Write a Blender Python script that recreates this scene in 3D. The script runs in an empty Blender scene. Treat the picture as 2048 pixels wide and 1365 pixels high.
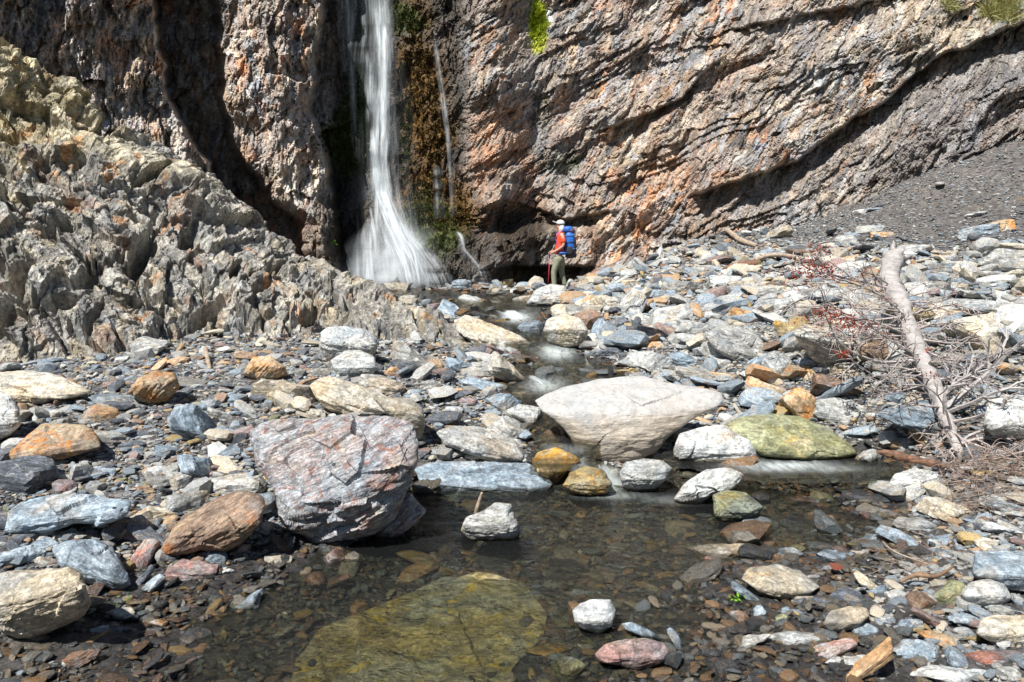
import bpy, bmesh, math, random
import numpy as np
from mathutils import Vector, Matrix, Euler
random.seed(7); RNG = np.random.default_rng(11)
D2R = math.radians
# ------------------------------------------------------------------ camera, light, exposure
S = bpy.context.scene
COL = S.collection
CAMZ, FPX, HOR = 2.2, 1500.0, 485.0
PITCH = math.atan((682.5-HOR)/FPX)
cam_d = bpy.data.cameras.new('camera'); cam = bpy.data.objects.new('camera', cam_d); COL.objects.link(cam)
cam.location = (0, 0, CAMZ); cam.rotation_euler = (math.pi/2-PITCH, 0, 0)
cam_d.sensor_width = 36; cam_d.lens = 36*FPX/2048; cam_d.clip_start = .05; cam_d.clip_end = 500
S.camera = cam
SUN_EL, SUN_AZ = D2R(53), D2R(-36)        # azimuth of the travel direction: 0 = away from the camera, sun behind on the left
sd = Vector((math.cos(SUN_EL)*math.sin(-SUN_AZ), math.cos(SUN_EL)*math.cos(SUN_AZ), -math.sin(SUN_EL)))   # direction light travels
sl = bpy.data.lights.new('sun', 'SUN'); sl.energy = 5.0; sl.angle = D2R(.53); sl.color = (1, .965, .91)
so = bpy.data.objects.new('sun', sl); COL.objects.link(so); so.rotation_euler = sd.to_track_quat('-Z', 'Y').to_euler()
W = bpy.data.worlds.new('World'); S.world = W; W.use_nodes = True
wn = W.node_tree.nodes; bg = wn['Background']; sky = wn.new('ShaderNodeTexSky'); sky.sky_type = 'NISHITA'; sky.sun_disc = False
sky.sun_elevation = SUN_EL; sky.sun_rotation = math.atan2(-sd.x, -sd.y); sky.air_density = 1.0; sky.dust_density = .6
W.node_tree.links.new(sky.outputs[0], bg.inputs[0]); bg.inputs[1].default_value = .05
S.view_settings.view_transform = 'Standard'; S.view_settings.look = 'None'; S.view_settings.gamma = 1
S.view_settings.exposure = .68; S.view_settings.use_curve_mapping = False
S.cycles.max_bounces = 5; S.cycles.diffuse_bounces = 2; S.cycles.glossy_bounces = 2; S.cycles.transparent_max_bounces = 24
S.cycles.caustics_reflective = False; S.cycles.caustics_refractive = False

# ------------------------------------------------------------------ helpers
CP, SP = math.cos(PITCH), math.sin(PITCH)
def ray(u, v):
    "direction through photo pixel (2048 wide), scaled to unit forward distance"
    a = (np.asarray(u, float)-1024)/FPX; b = -(np.asarray(v, float)-682.5)/FPX
    dy = CP + b*SP; dz = -SP + b*CP
    return a/dy, dz/dy
def at(u, v, Y):
    dx, dz = ray(u, v); return np.stack([dx*Y, np.ones_like(dx)*Y, CAMZ+dz*Y], -1)
def atz(u, v, z):
    dx, dz = ray(u, v); Y = (z-CAMZ)/dz; return (float(dx*Y), float(Y), float(z))
def proj(P):
    P = np.asarray(P, float); x, y, z = P[..., 0], P[..., 1], P[..., 2]-CAMZ
    d = y*CP - z*SP; h = y*SP + z*CP
    return 1024+FPX*x/d, 682.5-FPX*h/d
def ss(a, b, x):
    t = np.clip((x-a)/(b-a+1e-12), 0, 1); return t*t*(3-2*t)
_p = np.random.default_rng(3).permutation(4096).astype(np.int32); PERM = np.concatenate([_p, _p, _p])
_g = np.random.default_rng(4).normal(size=(4096, 3)); GRAD = (_g/np.linalg.norm(_g, axis=1)[:, None]).astype(np.float32)
def perlin(x, y, z, seed=0):
    x = np.asarray(x, np.float32); y = np.asarray(y, np.float32); z = np.asarray(z, np.float32)
    x, y, z = np.broadcast_arrays(x, y, z)
    xi = np.floor(x); yi = np.floor(y); zi = np.floor(z)
    fx, fy, fz = x-xi, y-yi, z-zi
    X = (xi.astype(np.int32)+seed*17) & 4095; Y = (yi.astype(np.int32)+seed*31) & 4095; Z = zi.astype(np.int32) & 4095
    w = lambda t: t*t*t*(t*(t*6-15)+10)
    wx, wy, wz = w(fx), w(fy), w(fz); r = 0
    for i in (0, 1):
        px = PERM[(X+i) & 4095]; ax = wx if i else 1-wx
        for j in (0, 1):
            py = PERM[(px+Y+j) & 4095]; ay = ax*(wy if j else 1-wy)
            for k in (0, 1):
                g = GRAD[PERM[(py+Z+k) & 4095]]
                r = r + ay*(wz if k else 1-wz)*(g[..., 0]*(fx-i)+g[..., 1]*(fy-j)+g[..., 2]*(fz-k))
    return r*1.6
def fbm(x, y, z=0., o=4, seed=0, gain=.5, ridged=False):
    r = 0; a = 1; n = 0
    for i in range(o):
        q = perlin(x*2**i, y*2**i, z*2**i+i*7.3, seed+i)
        if ridged: q = 1-2*np.abs(q)
        r = r+a*q; n += a; a *= gain
    return r/n
def facets(x, y, seed=0, tilt=1.0, jit=.9):
    "blocky relief: every cell a tilted plane; returns height, distance to the cell border, cell id"
    xi = np.floor(x).astype(np.int32); yi = np.floor(y).astype(np.int32)
    best = np.full(x.shape, 9., np.float32); sec = best.copy(); val = np.zeros(x.shape, np.float32); cid = np.zeros(x.shape, np.int32)
    for i in (-1, 0, 1):
        for j in (-1, 0, 1):
            X = xi+i; Y = yi+j
            h = PERM[((X+seed*13) & 4095)]; h = PERM[(h+Y) & 4095]; g = GRAD[h]
            px = X+.5+g[..., 0]*jit*.6; py = Y+.5+g[..., 1]*jit*.6
            d = np.hypot(x-px, y-py)
            h2 = PERM[(h+77) & 4095]; g2 = GRAD[h2]
            hv = g2[..., 2]+tilt*(g2[..., 0]*(x-px)+g2[..., 1]*(y-py))
            m = d < best
            sec = np.where(m, best, np.minimum(sec, d)); val = np.where(m, hv, val); cid = np.where(m, h, cid); best = np.where(m, d, best)
    return val, sec-best, cid
def tps(P, V, lam=1e-4):
    P = np.asarray(P, float); V = np.asarray(V, float); n = len(P)
    r = np.linalg.norm(P[:, None]-P[None], axis=-1); K = np.where(r > 0, r*r*np.log(r+1e-12), 0)+lam*np.eye(n)
    A = np.zeros((n+3, n+3)); A[:n, :n] = K; A[:n, n] = 1; A[:n, n+1:] = P; A[n, :n] = 1; A[n+1:, :n] = P.T
    w = np.linalg.solve(A, np.concatenate([V, np.zeros(3)]))
    def f(x, y):
        x = np.asarray(x, float); y = np.asarray(y, float); o = w[n]+w[n+1]*x+w[n+2]*y
        for i in range(n):
            r2 = (x-P[i, 0])**2+(y-P[i, 1])**2
            o = o+w[i]*.5*r2*np.log(r2+1e-12)
        return o
    return f
def mesh_from(name, V, F, mat, attrs=None, smooth=False, mats=None, mi=None):
    V = np.asarray(V, np.float32).reshape(-1, 3); F = np.asarray(F, np.int32); k = F.shape[1]
    me = bpy.data.meshes.new(name); me.vertices.add(len(V)); me.vertices.foreach_set('co', V.ravel())
    me.loops.add(F.size); me.loops.foreach_set('vertex_index', F.ravel())
    me.polygons.add(len(F)); me.polygons.foreach_set('loop_start', np.arange(0, F.size, k, dtype=np.int32))
    me.update(calc_edges=True)
    if smooth: me.polygons.foreach_set('use_smooth', np.ones(len(F), bool))
    else: me.polygons.foreach_set('use_smooth', np.zeros(len(F), bool))
    for m in (mats or [mat]): me.materials.append(m)
    if mi is not None: me.polygons.foreach_set('material_index', np.asarray(mi, np.int32))
    for k2, a in (attrs or {}).items():
        a = np.asarray(a, np.float32)
        if a.ndim == 2:
            at_ = me.attributes.new(k2, 'FLOAT_COLOR', 'POINT'); c = np.ones((len(V), 4), np.float32); c[:, :3] = a; at_.data.foreach_set('color', c.ravel())
        else:
            at_ = me.attributes.new(k2, 'FLOAT', 'POINT'); at_.data.foreach_set('value', a)
    return me
def grid_faces(nr, nc, keep=None):
    i = np.arange(nr-1)[:, None]*nc+np.arange(nc-1)[None]
    F = np.stack([i, i+1, i+nc+1, i+nc], -1)
    return F[keep] if keep is not None else F.reshape(-1, 4)
def link(name, me, parent=None, kind=None, label=None, cat=None, group=None, loc=None):
    o = bpy.data.objects.new(name, me); COL.objects.link(o)
    if parent is not None: o.parent = parent
    if loc is not None: o.location = loc
    if kind: o['kind'] = kind
    if label: o['label'] = label
    if cat: o['category'] = cat
    if group: o['group'] = group
    return o
def polyf(pts):
    p = sorted(pts); a = [q[0] for q in p]; b = [q[1] for q in p]
    return lambda x: np.interp(x, a, b)
def blob(u, v, cu, cv, ru, rv, ang=0):
    c, s = math.cos(D2R(ang)), math.sin(D2R(ang)); du = u-cu; dv = v-cv
    return np.exp(-(((du*c-dv*s)/ru)**2+((du*s+dv*c)/rv)**2))

# ------------------------------------------------------------------ materials
class NT:
    def __init__(s, name):
        s.m = bpy.data.materials.new(name); s.m.use_nodes = True; s.t = s.m.node_tree; s.n = s.t.nodes
        s.b = s.n['Principled BSDF']; s.out = s.n['Material Output']
    def N(s, ty, **kw):
        n = s.n.new(ty)
        for k, v in kw.items():
            if k.startswith('i_'): n.inputs[k[2:]].default_value = v
            elif k.startswith('j'): n.inputs[int(k[1:])].default_value = v
            else: setattr(n, k, v)
        return n
    def L(s, a, b):
        s.t.links.new(a.outputs[0] if hasattr(a, 'outputs') else a, b)
    def math(s, op, a, b=None, clamp=False):
        n = s.N('ShaderNodeMath', operation=op, use_clamp=clamp)
        for i, q in enumerate((a, b)):
            if q is None: continue
            if isinstance(q, (int, float)): n.inputs[i].default_value = q
            else: s.L(q, n.inputs[i])
        return n.outputs[0]
    def mix(s, f, a, b, ty='MIX'):
        n = s.N('ShaderNodeMix', data_type='RGBA', blend_type=ty); n.clamp_factor = True
        for i, q in ((0, f), (6, a), (7, b)):
            if isinstance(q, (int, float)): n.inputs[i].default_value = q
            elif isinstance(q, tuple): n.inputs[i].default_value = q+(1,) if len(q) == 3 else q
            else: s.L(q, n.inputs[i])
        return n.outputs[2]
    def ramp(s, f, a, b, lo=0., hi=1.):
        n = s.N('ShaderNodeMapRange', interpolation_type='SMOOTHSTEP'); s.L(f, n.inputs[0])
        n.inputs[1].default_value = a; n.inputs[2].default_value = b; n.inputs[3].default_value = lo; n.inputs[4].default_value = hi
        return n.outputs[0]
    def noise(s, vec, scale, detail=5, rough=.6, dist=0.):
        n = s.N('ShaderNodeTexNoise', i_Scale=scale, i_Detail=detail, i_Roughness=rough, i_Distortion=dist)
        if vec is not None: s.L(vec, n.inputs['Vector'])
        return n.outputs[0]
    def mapping(s, vec, scale=(1, 1, 1), rot=(0, 0, 0)):
        n = s.N('ShaderNodeMapping'); n.inputs['Scale'].default_value = scale; n.inputs['Rotation'].default_value = rot
        s.L(vec, n.inputs[0]); return n.outputs[0]
    def attr(s, name, fac=True):
        n = s.N('ShaderNodeAttribute', attribute_name=name); return n.outputs['Fac'] if fac else n.outputs['Color']
    def bump(s, h, strength, dist, prev=None):
        n = s.N('ShaderNodeBump', i_Strength=strength, i_Distance=dist); s.L(h, n.inputs['Height'])
        if prev is not None: s.L(prev, n.inputs['Normal'])
        return n.outputs[0]
def rock_mat(name, c1, c2, c3, stain=(.42, .17, .05), amt=.3, band=1.0, vein=0.0, con=1.0, rough=.75, scale=1.0, wet_default=0.0):
    "c1 base, c2 second tone, c3 dark layers; foliation along the local z axis"
    t = NT(name); tc = t.N('ShaderNodeTexCoord').outputs['Object']
    oi = t.N('ShaderNodeObjectInfo'); off = t.N('ShaderNodeVectorMath', operation='SCALE'); off.inputs[0].default_value = (37, 51, 23); t.L(oi.outputs['Random'], off.inputs['Scale'])
    ad = t.N('ShaderNodeVectorMath', operation='ADD'); t.L(tc, ad.inputs[0]); t.L(off, ad.inputs[1]); p = ad.outputs[0]
    st = t.mapping(p, (2.0*scale, 2.4*scale, 15*scale), (.1, .06, 0))
    big = t.noise(p, 2.6*scale, 5, .62); lay = t.noise(st, 1.6, 7, .68, .25); fine = t.noise(p, 34*scale, 6, .72)
    speck = t.noise(p, 130*scale, 3, .6)
    st2 = t.mapping(p, (5*scale, 6*scale, 42*scale), (.18, -.1, 0)); lay2 = t.noise(st2, 1.5, 6, .72, .5); med = t.noise(p, 8.5*scale, 7, .74, .8); pat = t.noise(p, 1.7*scale, 4, .6, .4)
    col = t.mix(t.ramp(big, .40, .60), c1, c2)
    col = t.mix(t.ramp(pat, .52, .66, 0, .55), col, (.42, .32, .20)); col = t.mix(t.ramp(pat, .46, .34, 0, .45), col, (.215, .265, .315))
    col = t.mix(t.math('MULTIPLY', t.ramp(lay, .5, .66), .85*band, True), col, c3)
    col = t.mix(t.math('MULTIPLY', t.ramp(lay, .42, .3), .35*band, True), col, tuple(min(1, q*1.5+.05) for q in c1))
    sm = t.noise(p, 4.2*scale, 7, .75, .8)
    col = t.mix(t.ramp(sm, .66-.2*amt, .74-.12*amt, 0, min(1, amt*1.6+.2) if amt > 0 else 0), col, stain)
    if vein > 0:
        wv = t.noise(p, 3.2*scale, 3, .5, 1.2); vv = t.math('ABSOLUTE', t.math('SUBTRACT', wv, .5))
        col = t.mix(t.ramp(vv, .009, .0, 0, vein*.8), col, (.6, .6, .58))
    if name == 'rock_smooth_tan':
        zs = t.N('ShaderNodeSeparateXYZ'); t.L(tc, zs.inputs[0]); zz_ = t.math('ADD', zs.outputs[2], t.math('MULTIPLY', big, .25)); col = t.mix(t.ramp(zz_, .22, .0, 0, .6), col, (.53, .45, .35)); col = t.mix(t.ramp(zz_, .14, .24, 0, .6), col, (.44, .45, .455))
    vf = t.math('MULTIPLY', t.ramp(med, .3, .68, .52, 1.28), t.ramp(lay2, .3, .68, 1.22, 1-.42*band))
    vf = t.math('MULTIPLY', vf, t.ramp(fine, .3, .66, .62, 1.28)); vf = t.math('MULTIPLY', vf, t.ramp(speck, .35, .7, .85, 1.3))
    vf = t.math('MULTIPLY', vf, t.ramp(oi.outputs['Random'], 0, 1, .82, 1.28))
    vf = t.math('ADD', t.math('MULTIPLY', vf, con), .97*(1-con)); sc_ = t.N('ShaderNodeVectorMath', operation='SCALE'); t.L(col, sc_.inputs[0]); t.L(vf, sc_.inputs['Scale']); col = sc_.outputs[0]
    wet = t.attr('wet'); wet = t.math('MAXIMUM', wet, wet_default) if wet_default else wet
    dk = t.mix(1.0, col, (.40, .37, .33), 'MULTIPLY'); col = t.mix(wet, col, dk)
    t.L(col, t.b.inputs['Base Color'])
    t.L(t.ramp(wet, 0, 1, rough, .16), t.b.inputs['Roughness']); t.b.inputs['Specular IOR Level'].default_value = .4
    b = t.bump(lay, .7, .03/scale); b = t.bump(med, .7, .02/scale, b); b = t.bump(lay2, .7*min(1, band), .010/scale, b); b = t.bump(fine, .7, .006/scale, b); t.L(b, t.b.inputs['Normal'])
    return t.m
PAL = {  # code: (c1, c2, c3, stain, amount, band, vein)
 'B': ((.22, .285, .34), (.31, .365, .41), (.09, .115, .145), (.36, .22, .10), .15, 1.0, .5),
 'G': ((.29, .29, .28), (.38, .38, .35), (.12, .12, .12), (.38, .20, .08), .2, 1.0, .3),
 'W': ((.49, .49, .46), (.41, .43, .43), (.21, .22, .23), (.44, .30, .17), .25, .75, .3),
 'C': ((.47, .40, .29), (.42, .40, .35), (.27, .24, .19), (.46, .25, .08), .3, .7, 0),
 'D': ((.075, .088, .11), (.125, .14, .165), (.045, .05, .055), (.25, .11, .05), .15, 1.0, .5),
 'O': ((.42, .26, .13), (.43, .37, .28), (.20, .11, .06), (.52, .20, .04), .8, .6, 0),
 'P': ((.29, .17, .15), (.27, .25, .25), (.14, .10, .10), (.42, .16, .10), .5, 1.0, .3),
 'R': ((.20, .13, .09), (.26, .19, .14), (.08, .06, .05), (.38, .15, .05), .6, 1.0, 0),
 'Y': ((.34, .25, .10), (.36, .31, .19), (.16, .11, .04), (.52, .27, .03), .8, .5, 0),
 'L': ((.20, .20, .10), (.27, .28, .17), (.10, .11, .06), (.33, .24, .06), .5, .9, .2),
}
MAT = {k: rock_mat('rock_'+k, *v) for k, v in PAL.items()}
MATS = {k: rock_mat('stone_'+k, *v, scale=3.0) for k, v in PAL.items()}          # finer grain for small stones
MATW = {k: rock_mat('wet_stone_'+k, *v, scale=3.0, wet_default=1.0) for k, v in PAL.items()}
MAT['S'] = rock_mat('rock_striped_schist', (.33, .35, .37), (.35, .31, .30), (.12, .13, .15), (.27, .135, .10), .75, 1.2, .6, scale=1.7)
def earth_mat(name, bs=1.0):
    "material of the vertex-coloured terrain: albedo from attribute col, wetness from attribute wet"
    t = NT(name); tc = t.N('ShaderNodeTexCoord').outputs['Object']
    f1 = t.noise(tc, 9, 7, .72); f2 = t.noise(tc, 45, 5, .7); c = t.attr('col', False)
    f3 = t.noise(tc, 22, 6, .74, .7); vf = t.math('MULTIPLY', t.ramp(f1, .32, .66, .5, 1.25), t.ramp(f3, .32, .66, .55, 1.3)); sc_ = t.N('ShaderNodeVectorMath', operation='SCALE'); t.L(c, sc_.inputs[0]); t.L(vf, sc_.inputs['Scale']); c = sc_.outputs[0]
    c = t.mix(t.ramp(f2, .5, .72, 0, .45), c, t.mix(1.0, c, (1.75, 1.7, 1.6), 'MULTIPLY'))
    t.L(c, t.b.inputs['Base Color']); wet = t.attr('wet'); t.L(t.ramp(wet, 0, 1, .85, .28), t.b.inputs['Roughness'])
    t.b.inputs['Specular IOR Level'].default_value = .35
    b = t.bump(f1, .8*bs, .07); b = t.bump(f3, .8*bs, .035, b); b = t.bump(f2, .7*bs, .015, b); t.L(b, t.b.inputs['Normal']); return t.m
EARTH = earth_mat('bedrock'); GROUND = earth_mat('gravel_bed')

# ------------------------------------------------------------------ ground: one height field through surveyed points
gz = [(-300,1365,.08),(0,1340,.05),(300,1365,.012),(560,1365,-.10),(850,1365,-.17),(1130,1365,-.05),(1450,1365,.015),(1800,1365,.04),(2300,1365,.15),
 (-300,1150,.3),(0,1180,.12),(250,1180,.04),(450,1160,.02),(620,1150,-.03),(900,1150,-.2),(1300,1160,-.06),(1470,1160,.02),(1330,1260,-.03),(1180,1240,-.05),(1800,1150,.07),(2300,1150,.25),
 (0,1000,.24),(300,1030,.18),(600,1040,.08),(850,1050,-.14),(1000,1020,-.14),(1300,1020,-.15),(1600,1020,-.05),(1800,1030,.02),(2048,1020,.2),
 (0,880,.38),(300,880,.36),(600,900,.3),(900,900,.15),(1100,920,.1),(1300,940,.0),(1600,950,.06),(1740,930,.12),(2000,900,.42),(2300,880,.5),
 (-300,760,.6),(0,770,.5),(300,740,.6),(500,730,.65),(700,760,.55),(900,800,.42),(1050,790,.34),(1200,800,.4),(1350,760,.5),(1550,800,.45),(1700,810,.5),(2048,750,.85),(2300,740,.95),
 (960,700,.6),(1100,700,.55),(1300,680,.8),(1600,650,1.12),(1900,620,1.28),(2048,600,1.42),(2300,580,1.55),
 (900,620,.88),(1040,630,.78),(1200,620,1.0),(1400,600,1.2),(1700,560,1.55)]
gy = [(800,590,18),(1000,578,20),(1130,577,20),(1250,545,20),(1330,510,20),(1420,472,19.5),(1600,480,17),(1800,450,16.5),(2048,420,15.5),(2300,380,14.5),
 (1560,458,19.5),(1700,424,18.8),(1900,350,17.9),(2048,325,17.2),(2300,240,16.8)]
CP_ = [atz(*q) for q in gz]+[tuple(at(u, v, Y)) for u, v, Y in gy]
CP_ += [(-12, 6, .8), (-14, 14, 1.2), (-10, 22, 1.), (-5, 26, .8), (0, 27, .8), (4, 26, 1.2), (10, 25, 4.5), (18, 22, 6.5), (-4, -6, .3), (4, -6, .35), (-9, 0, .6), (9, 0, .5), (0, 1, .1), (-3, 2, .15), (3, 2, .1)]
CP_ = np.array(CP_, float)
Gt = tps(CP_[:, :2], CP_[:, 2], .004)
CL = [(1215,990,-.005),(1205,950,.10),(1120,925,.18),(1135,875,.27),(1092,812,.36),(1090,775,.42),(1125,738,.5),(1110,708,.59),(1078,688,.67),(1050,665,.75),(1035,640,.83),(1000,612,.92),(940,592,.97),(850,586,1.0)]
CLP = np.array([atz(*q) for q in CL]); CLW = np.array([.3,.22,.22,.28,.4,.45,.75,.35,.4,.5,.5,.9,1.2,1.3])
POOL2 = atz(1600, 935, .15)
def stream(x, y):
    "water level and normalised distance from the thread of the stream"
    x = np.asarray(x, float); y = np.asarray(y, float)
    best = np.full(x.shape, 99.); lev = np.zeros(x.shape)
    for i in range(len(CLP)-1):
        a, b = CLP[i], CLP[i+1]; d = b[:2]-a[:2]; t = np.clip(((x-a[0])*d[0]+(y-a[1])*d[1])/(d@d), 0, 1)
        hw = CLW[i]+(CLW[i+1]-CLW[i])*t
        q = np.hypot(x-a[0]-d[0]*t, y-a[1]-d[1]*t)/hw
        m = q < best; best = np.where(m, q, best); st = ss(.25, .75, t); lev = np.where(m, a[2]+(b[2]-a[2])*st, lev)
    q = np.sqrt(((x-POOL2[0])/1.05)**2+((y-POOL2[1]-.1)/.62)**2); m = q < best
    best = np.where(m, q, best); lev = np.where(m, .15, lev)
    return lev, best
def G(x, y):
    g = Gt(x, y); lev, q = stream(x, y)
    c = lev-.10*(1-q**2); w = ss(1.35, .9, q)
    return g+(np.minimum(g, c)-g)*w
gx_, gy_ = np.meshgrid(np.linspace(-16, 20, 721), np.linspace(-7, 27, 681)); GG = G(gx_, gy_)
def Gs(x, y):
    fx = np.clip((np.asarray(x)+16)/.05, 0, 719.99); fy = np.clip((np.asarray(y)+7)/.05, 0, 679.99)
    i = fx.astype(int); j = fy.astype(int); a = fx-i; b = fy-j
    return (GG[j, i]*(1-a)+GG[j, i+1]*a)*(1-b)+(GG[j+1, i]*(1-a)+GG[j+1, i+1]*a)*b
def hit(u, v):
    "where the ray through a pixel meets the ground"
    dx, dz = ray(u, v); Y = np.linspace(2.2, 26, 1200); X = dx*Y; Z = CAMZ+dz*Y; g = Gs(X, Y)
    k = np.nonzero(Z <= g)[0]; k = k[0] if len(k) else len(Y)-1
    return float(X[k]), float(Y[k]), float(g[k])
def wlevel(x, y):
    lev, q = stream(x, y); pool = ss(6.75, 6.6, y); return np.where((pool > .5) & (q > 1), 0., np.where(q < 1.3, lev, -9.))
nr, nc = 430, 640
Yr = np.concatenate([np.linspace(-6.5, 2.2, 30), 2.4*(26.5/2.4)**np.linspace(0, 1, nr-30)]); s = np.linspace(-1, 1, nc)
wd = np.where(Yr < 6, 8.4, 8.4+(Yr-6)*.5); XX = s[None]*wd[:, None]+np.clip(Yr, 0, 99)[:, None]*.06; YY = np.repeat(Yr[:, None], nc, 1)
ZZ = Gs(XX, YY); fine_g = fbm(XX*3, YY*3, o=5, seed=2); ZZ = ZZ+.045*fine_g+.02*fbm(XX*14, YY*14, o=3, seed=5)
wl = wlevel(XX, YY); wetg = ss(.05, -.01, ZZ-wl)
dist_s = ss(.14, .02, ZZ-np.where(YY < 6.8, 0, wl))
n1 = fbm(XX*1.2, YY*1.2, o=5, seed=9); n2 = fbm(XX*9, YY*9, o=3, seed=12)
colg = np.array([.125, .12, .118])[None, None]*(1+.5*n2[..., None])+np.array([.05, .035, .015])*np.clip(n1, 0, 1)[..., None]
far = ss(13, 19, YY)*ss(0, 4, XX); colg = colg*(1+.15*far[..., None]*(1+2*fbm(XX*.9, YY*.9, o=4, seed=19)[..., None]))+far[..., None]*np.array([.02, .012, .005])
colg = colg*(1-.62*np.maximum(wetg, dist_s*.9)[..., None])
me = mesh_from('ground', np.stack([XX, YY, ZZ], -1), grid_faces(nr, nc)[:, ::-1] if False else grid_faces(nr, nc), GROUND, {'col': colg.reshape(-1, 3).clip(.008, 1), 'wet': np.maximum(wetg, dist_s*.7).ravel()}, smooth=True)
link('ground', me, kind='structure')

# ------------------------------------------------------------------ back cliff
vv_ = np.concatenate([np.linspace(-1500, -60, 60)[:-1], np.linspace(-60, 640, 330)]); uu_ = np.concatenate([np.linspace(-500, -30, 40)[:-1], np.linspace(-30, 2080, 980), np.linspace(2080, 2700, 40)[1:]])
def kn(v, *pts): return np.interp(v, [p[0] for p in pts], [p[1] for p in pts])
Db = np.zeros((len(vv_), len(uu_)))
jv = [14*fbm(vv_/38, 0*vv_, o=4, seed=q) + 20*fbm(vv_/150, 0*vv_, o=2, seed=q+5) for q in (201, 211, 221)]
for r, v in enumerate(vv_):
    K = [(-500, 13.5), (-100, 16.5), (150, 18.3),
      (kn(v, (-1500, 300), (0, 300), (200, 330), (320, 405), (450, 490), (640, 560)), 19.6)]
    cr = kn(v, (-1500, 420), (0, 425), (120, 446), (200, 440), (300, 470), (400, 540), (450, 600), (640, 640))+jv[1][r]; K[-1] = (K[-1][0]+jv[0][r], 19.6); cl = K[-1][0]; cr = max(cr, cl+30)
    K += [(cl+14, 24.5), (cr-8, 24.3), (cr+10, 21.4), (max(cr+40, 560), 20.6)]
    rr = jv[2][r]*.8+max(kn(v, (-1500, 640), (0, 640), (100, 626), (230, 616), (300, 645), (470, 672), (640, 690)), K[-1][0]+15)
    K += [(rr, 21.6), (rr+14, 24.2), (rr+36, 23.9), (max(745, rr+40), 23.2), (850, 22.9), (905, 22.6), (935, 22.4), (1000, 22.0), (1068, 23.0), (1110, 22.6), (1250, 21.8), (1400, 20.9), (1700, 19.8), (2048, 18.3), (2700, 15.2)]
    Db[r] = np.interp(uu_, [k[0] for k in K], [k[1] for k in K])
U, V = np.meshgrid(uu_, vv_)
wR = ss(900, 1250, U); lean = .12+.42*wR
Db = Db+(480-V).clip(-100, 1300)/1500*22*lean*np.where(V > 0, 1, 1)
# apron of the falls and the boulders at its foot
Db -= 1.3*ss(380, 580, V)*blob(U, V*0, 800, 0, 150, 1)
Db -= .5*ss(400, 415, V)*ss(960, 900, U)*ss(720, 740, U)
Db -= 1.1*blob(U, V, 960, 520, 75, 60)**.5*ss(450, 480, V)
Db -= .9*ss(445, 465, V)*ss(538, 528, V)*ss(1020, 1050, U)*ss(1215, 1170, U)
Db += 1.0*ss(530, 540, V)*ss(960, 1010, U)*ss(1190, 1150, U)
Db -= 1.7*ss(470, 580, V)*ss(1100, 1150, U)*ss(1330, 1200, U)*ss(610-.45*(U-1110), 640-.45*(U-1110), V+50)
# diagonal overhangs on the right
vo = polyf([(1370,392),(1420,380),(1500,352),(1600,318),(1660,268),(1740,222),(1800,175),(1880,110),(1950,88),(2048,45),(2300,-70)])(U)+14*fbm(U/60, V*0, o=3, seed=33)
act = ss(1372, 1400, U); ab = vo-V
Db += act*(-.85*ss(-5, 4, ab)*np.exp(-ab.clip(0, 900)/330)-.45*np.exp(-((ab-75)/75)**2)*ss(1900, 1600, U)+(.28-.75*ss(1450, 1800, U)*0)*ss(4, -5, ab)*np.exp(-(-ab).clip(0, 900)/25)-.7*ss(20, 120, -ab))
vo2 = polyf([(1200,262),(1260,240),(1300,226),(1365,196),(1400,150),(1460,105)])(U)+8*fbm(U/40, V*0, o=3, seed=35); ab2 = vo2-V
Db += ss(1190, 1230, U)*ss(1460, 1390, U)*(-.5*ss(-4, 4, ab2)*np.exp(-ab2.clip(0, 900)/160)+.15*ss(4, -4, ab2)*np.exp(-(-ab2).clip(0, 900)/40))
vo3 = polyf([(1450,60),(1560,40),(1640,22),(1700,14),(1790,-10),(2048,-60)])(U)+8*fbm(U/50, V*0, o=3, seed=36); ab3 = vo3-V
Db += ss(1440, 1500, U)*(-.4*ss(-4, 4, ab3)*np.exp(-ab3.clip(0, 900)/200))
vo4 = polyf([(960,420),(1010,400),(1080,420),(1130,440),(1200,425),(1290,415)])(U)+8*fbm(U/30, V*0, o=3, seed=39); ab4 = vo4-V
Db += ss(950, 980, U)*ss(1260, 1200, U)*(-.5*ss(-4, 4, ab4)*np.exp(-ab4.clip(0, 900)/90))
X0 = (U-1024)/FPX*22; Z0 = -(V-485)/FPX*22           # chart in metres
wl_ = ss(980, 900, U)                                  # left half: upright schist; right half: swept fibres
def rot(a): c, s_ = math.cos(D2R(a)), math.sin(D2R(a)); return X0*c+Z0*s_, -X0*s_+Z0*c
wx = .35*fbm(X0*.8, Z0*.8, o=3, seed=41); wz = .35*fbm(X0*.8, Z0*.8, o=3, seed=42)
def fibres(ang, fl, fa, seed):
    a, b = rot(ang); return fbm((a+wx)*fl, (b+wz)*fa, o=5, seed=seed, ridged=True, gain=.6)
fv = fibres(86, .8, 4.2, 51); fd = fibres(58, .55, 4.6, 52); fh = fibres(30, .6, 4.5, 53)
sel = fbm(X0*.3, Z0*.3, o=3, seed=54); w58 = ss(-.25, .15, sel+.3*ss(1700, 1300, U))
fib = wl_*fv+(1-wl_)*(w58*fd+(1-w58)*fh)
a80, b80 = rot(80); fc1, e1, c1_ = facets((a80+wx)*.45, (b80+wz)*1.0, 61, 1.0); fc2, e2, c2_ = facets((a80+wx*.6)*1.3, (b80+wz*.6)*2.8, 62, 1.2)
a45, b45 = rot(48); fc3, e3, c3_ = facets((a45+wx)*.6, (b45+wz)*1.5, 63, 1.0); fc4, e4, c4_ = facets((a45+wx*.6)*1.9, (b45+wz*.6)*4.6, 64, 1.2)
big = fbm(X0*.35, Z0*.35, o=4, seed=65)
scree = ss(1385, 1430, U)*0
falls = ss(640, 690, U)*ss(960, 910, U)
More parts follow.
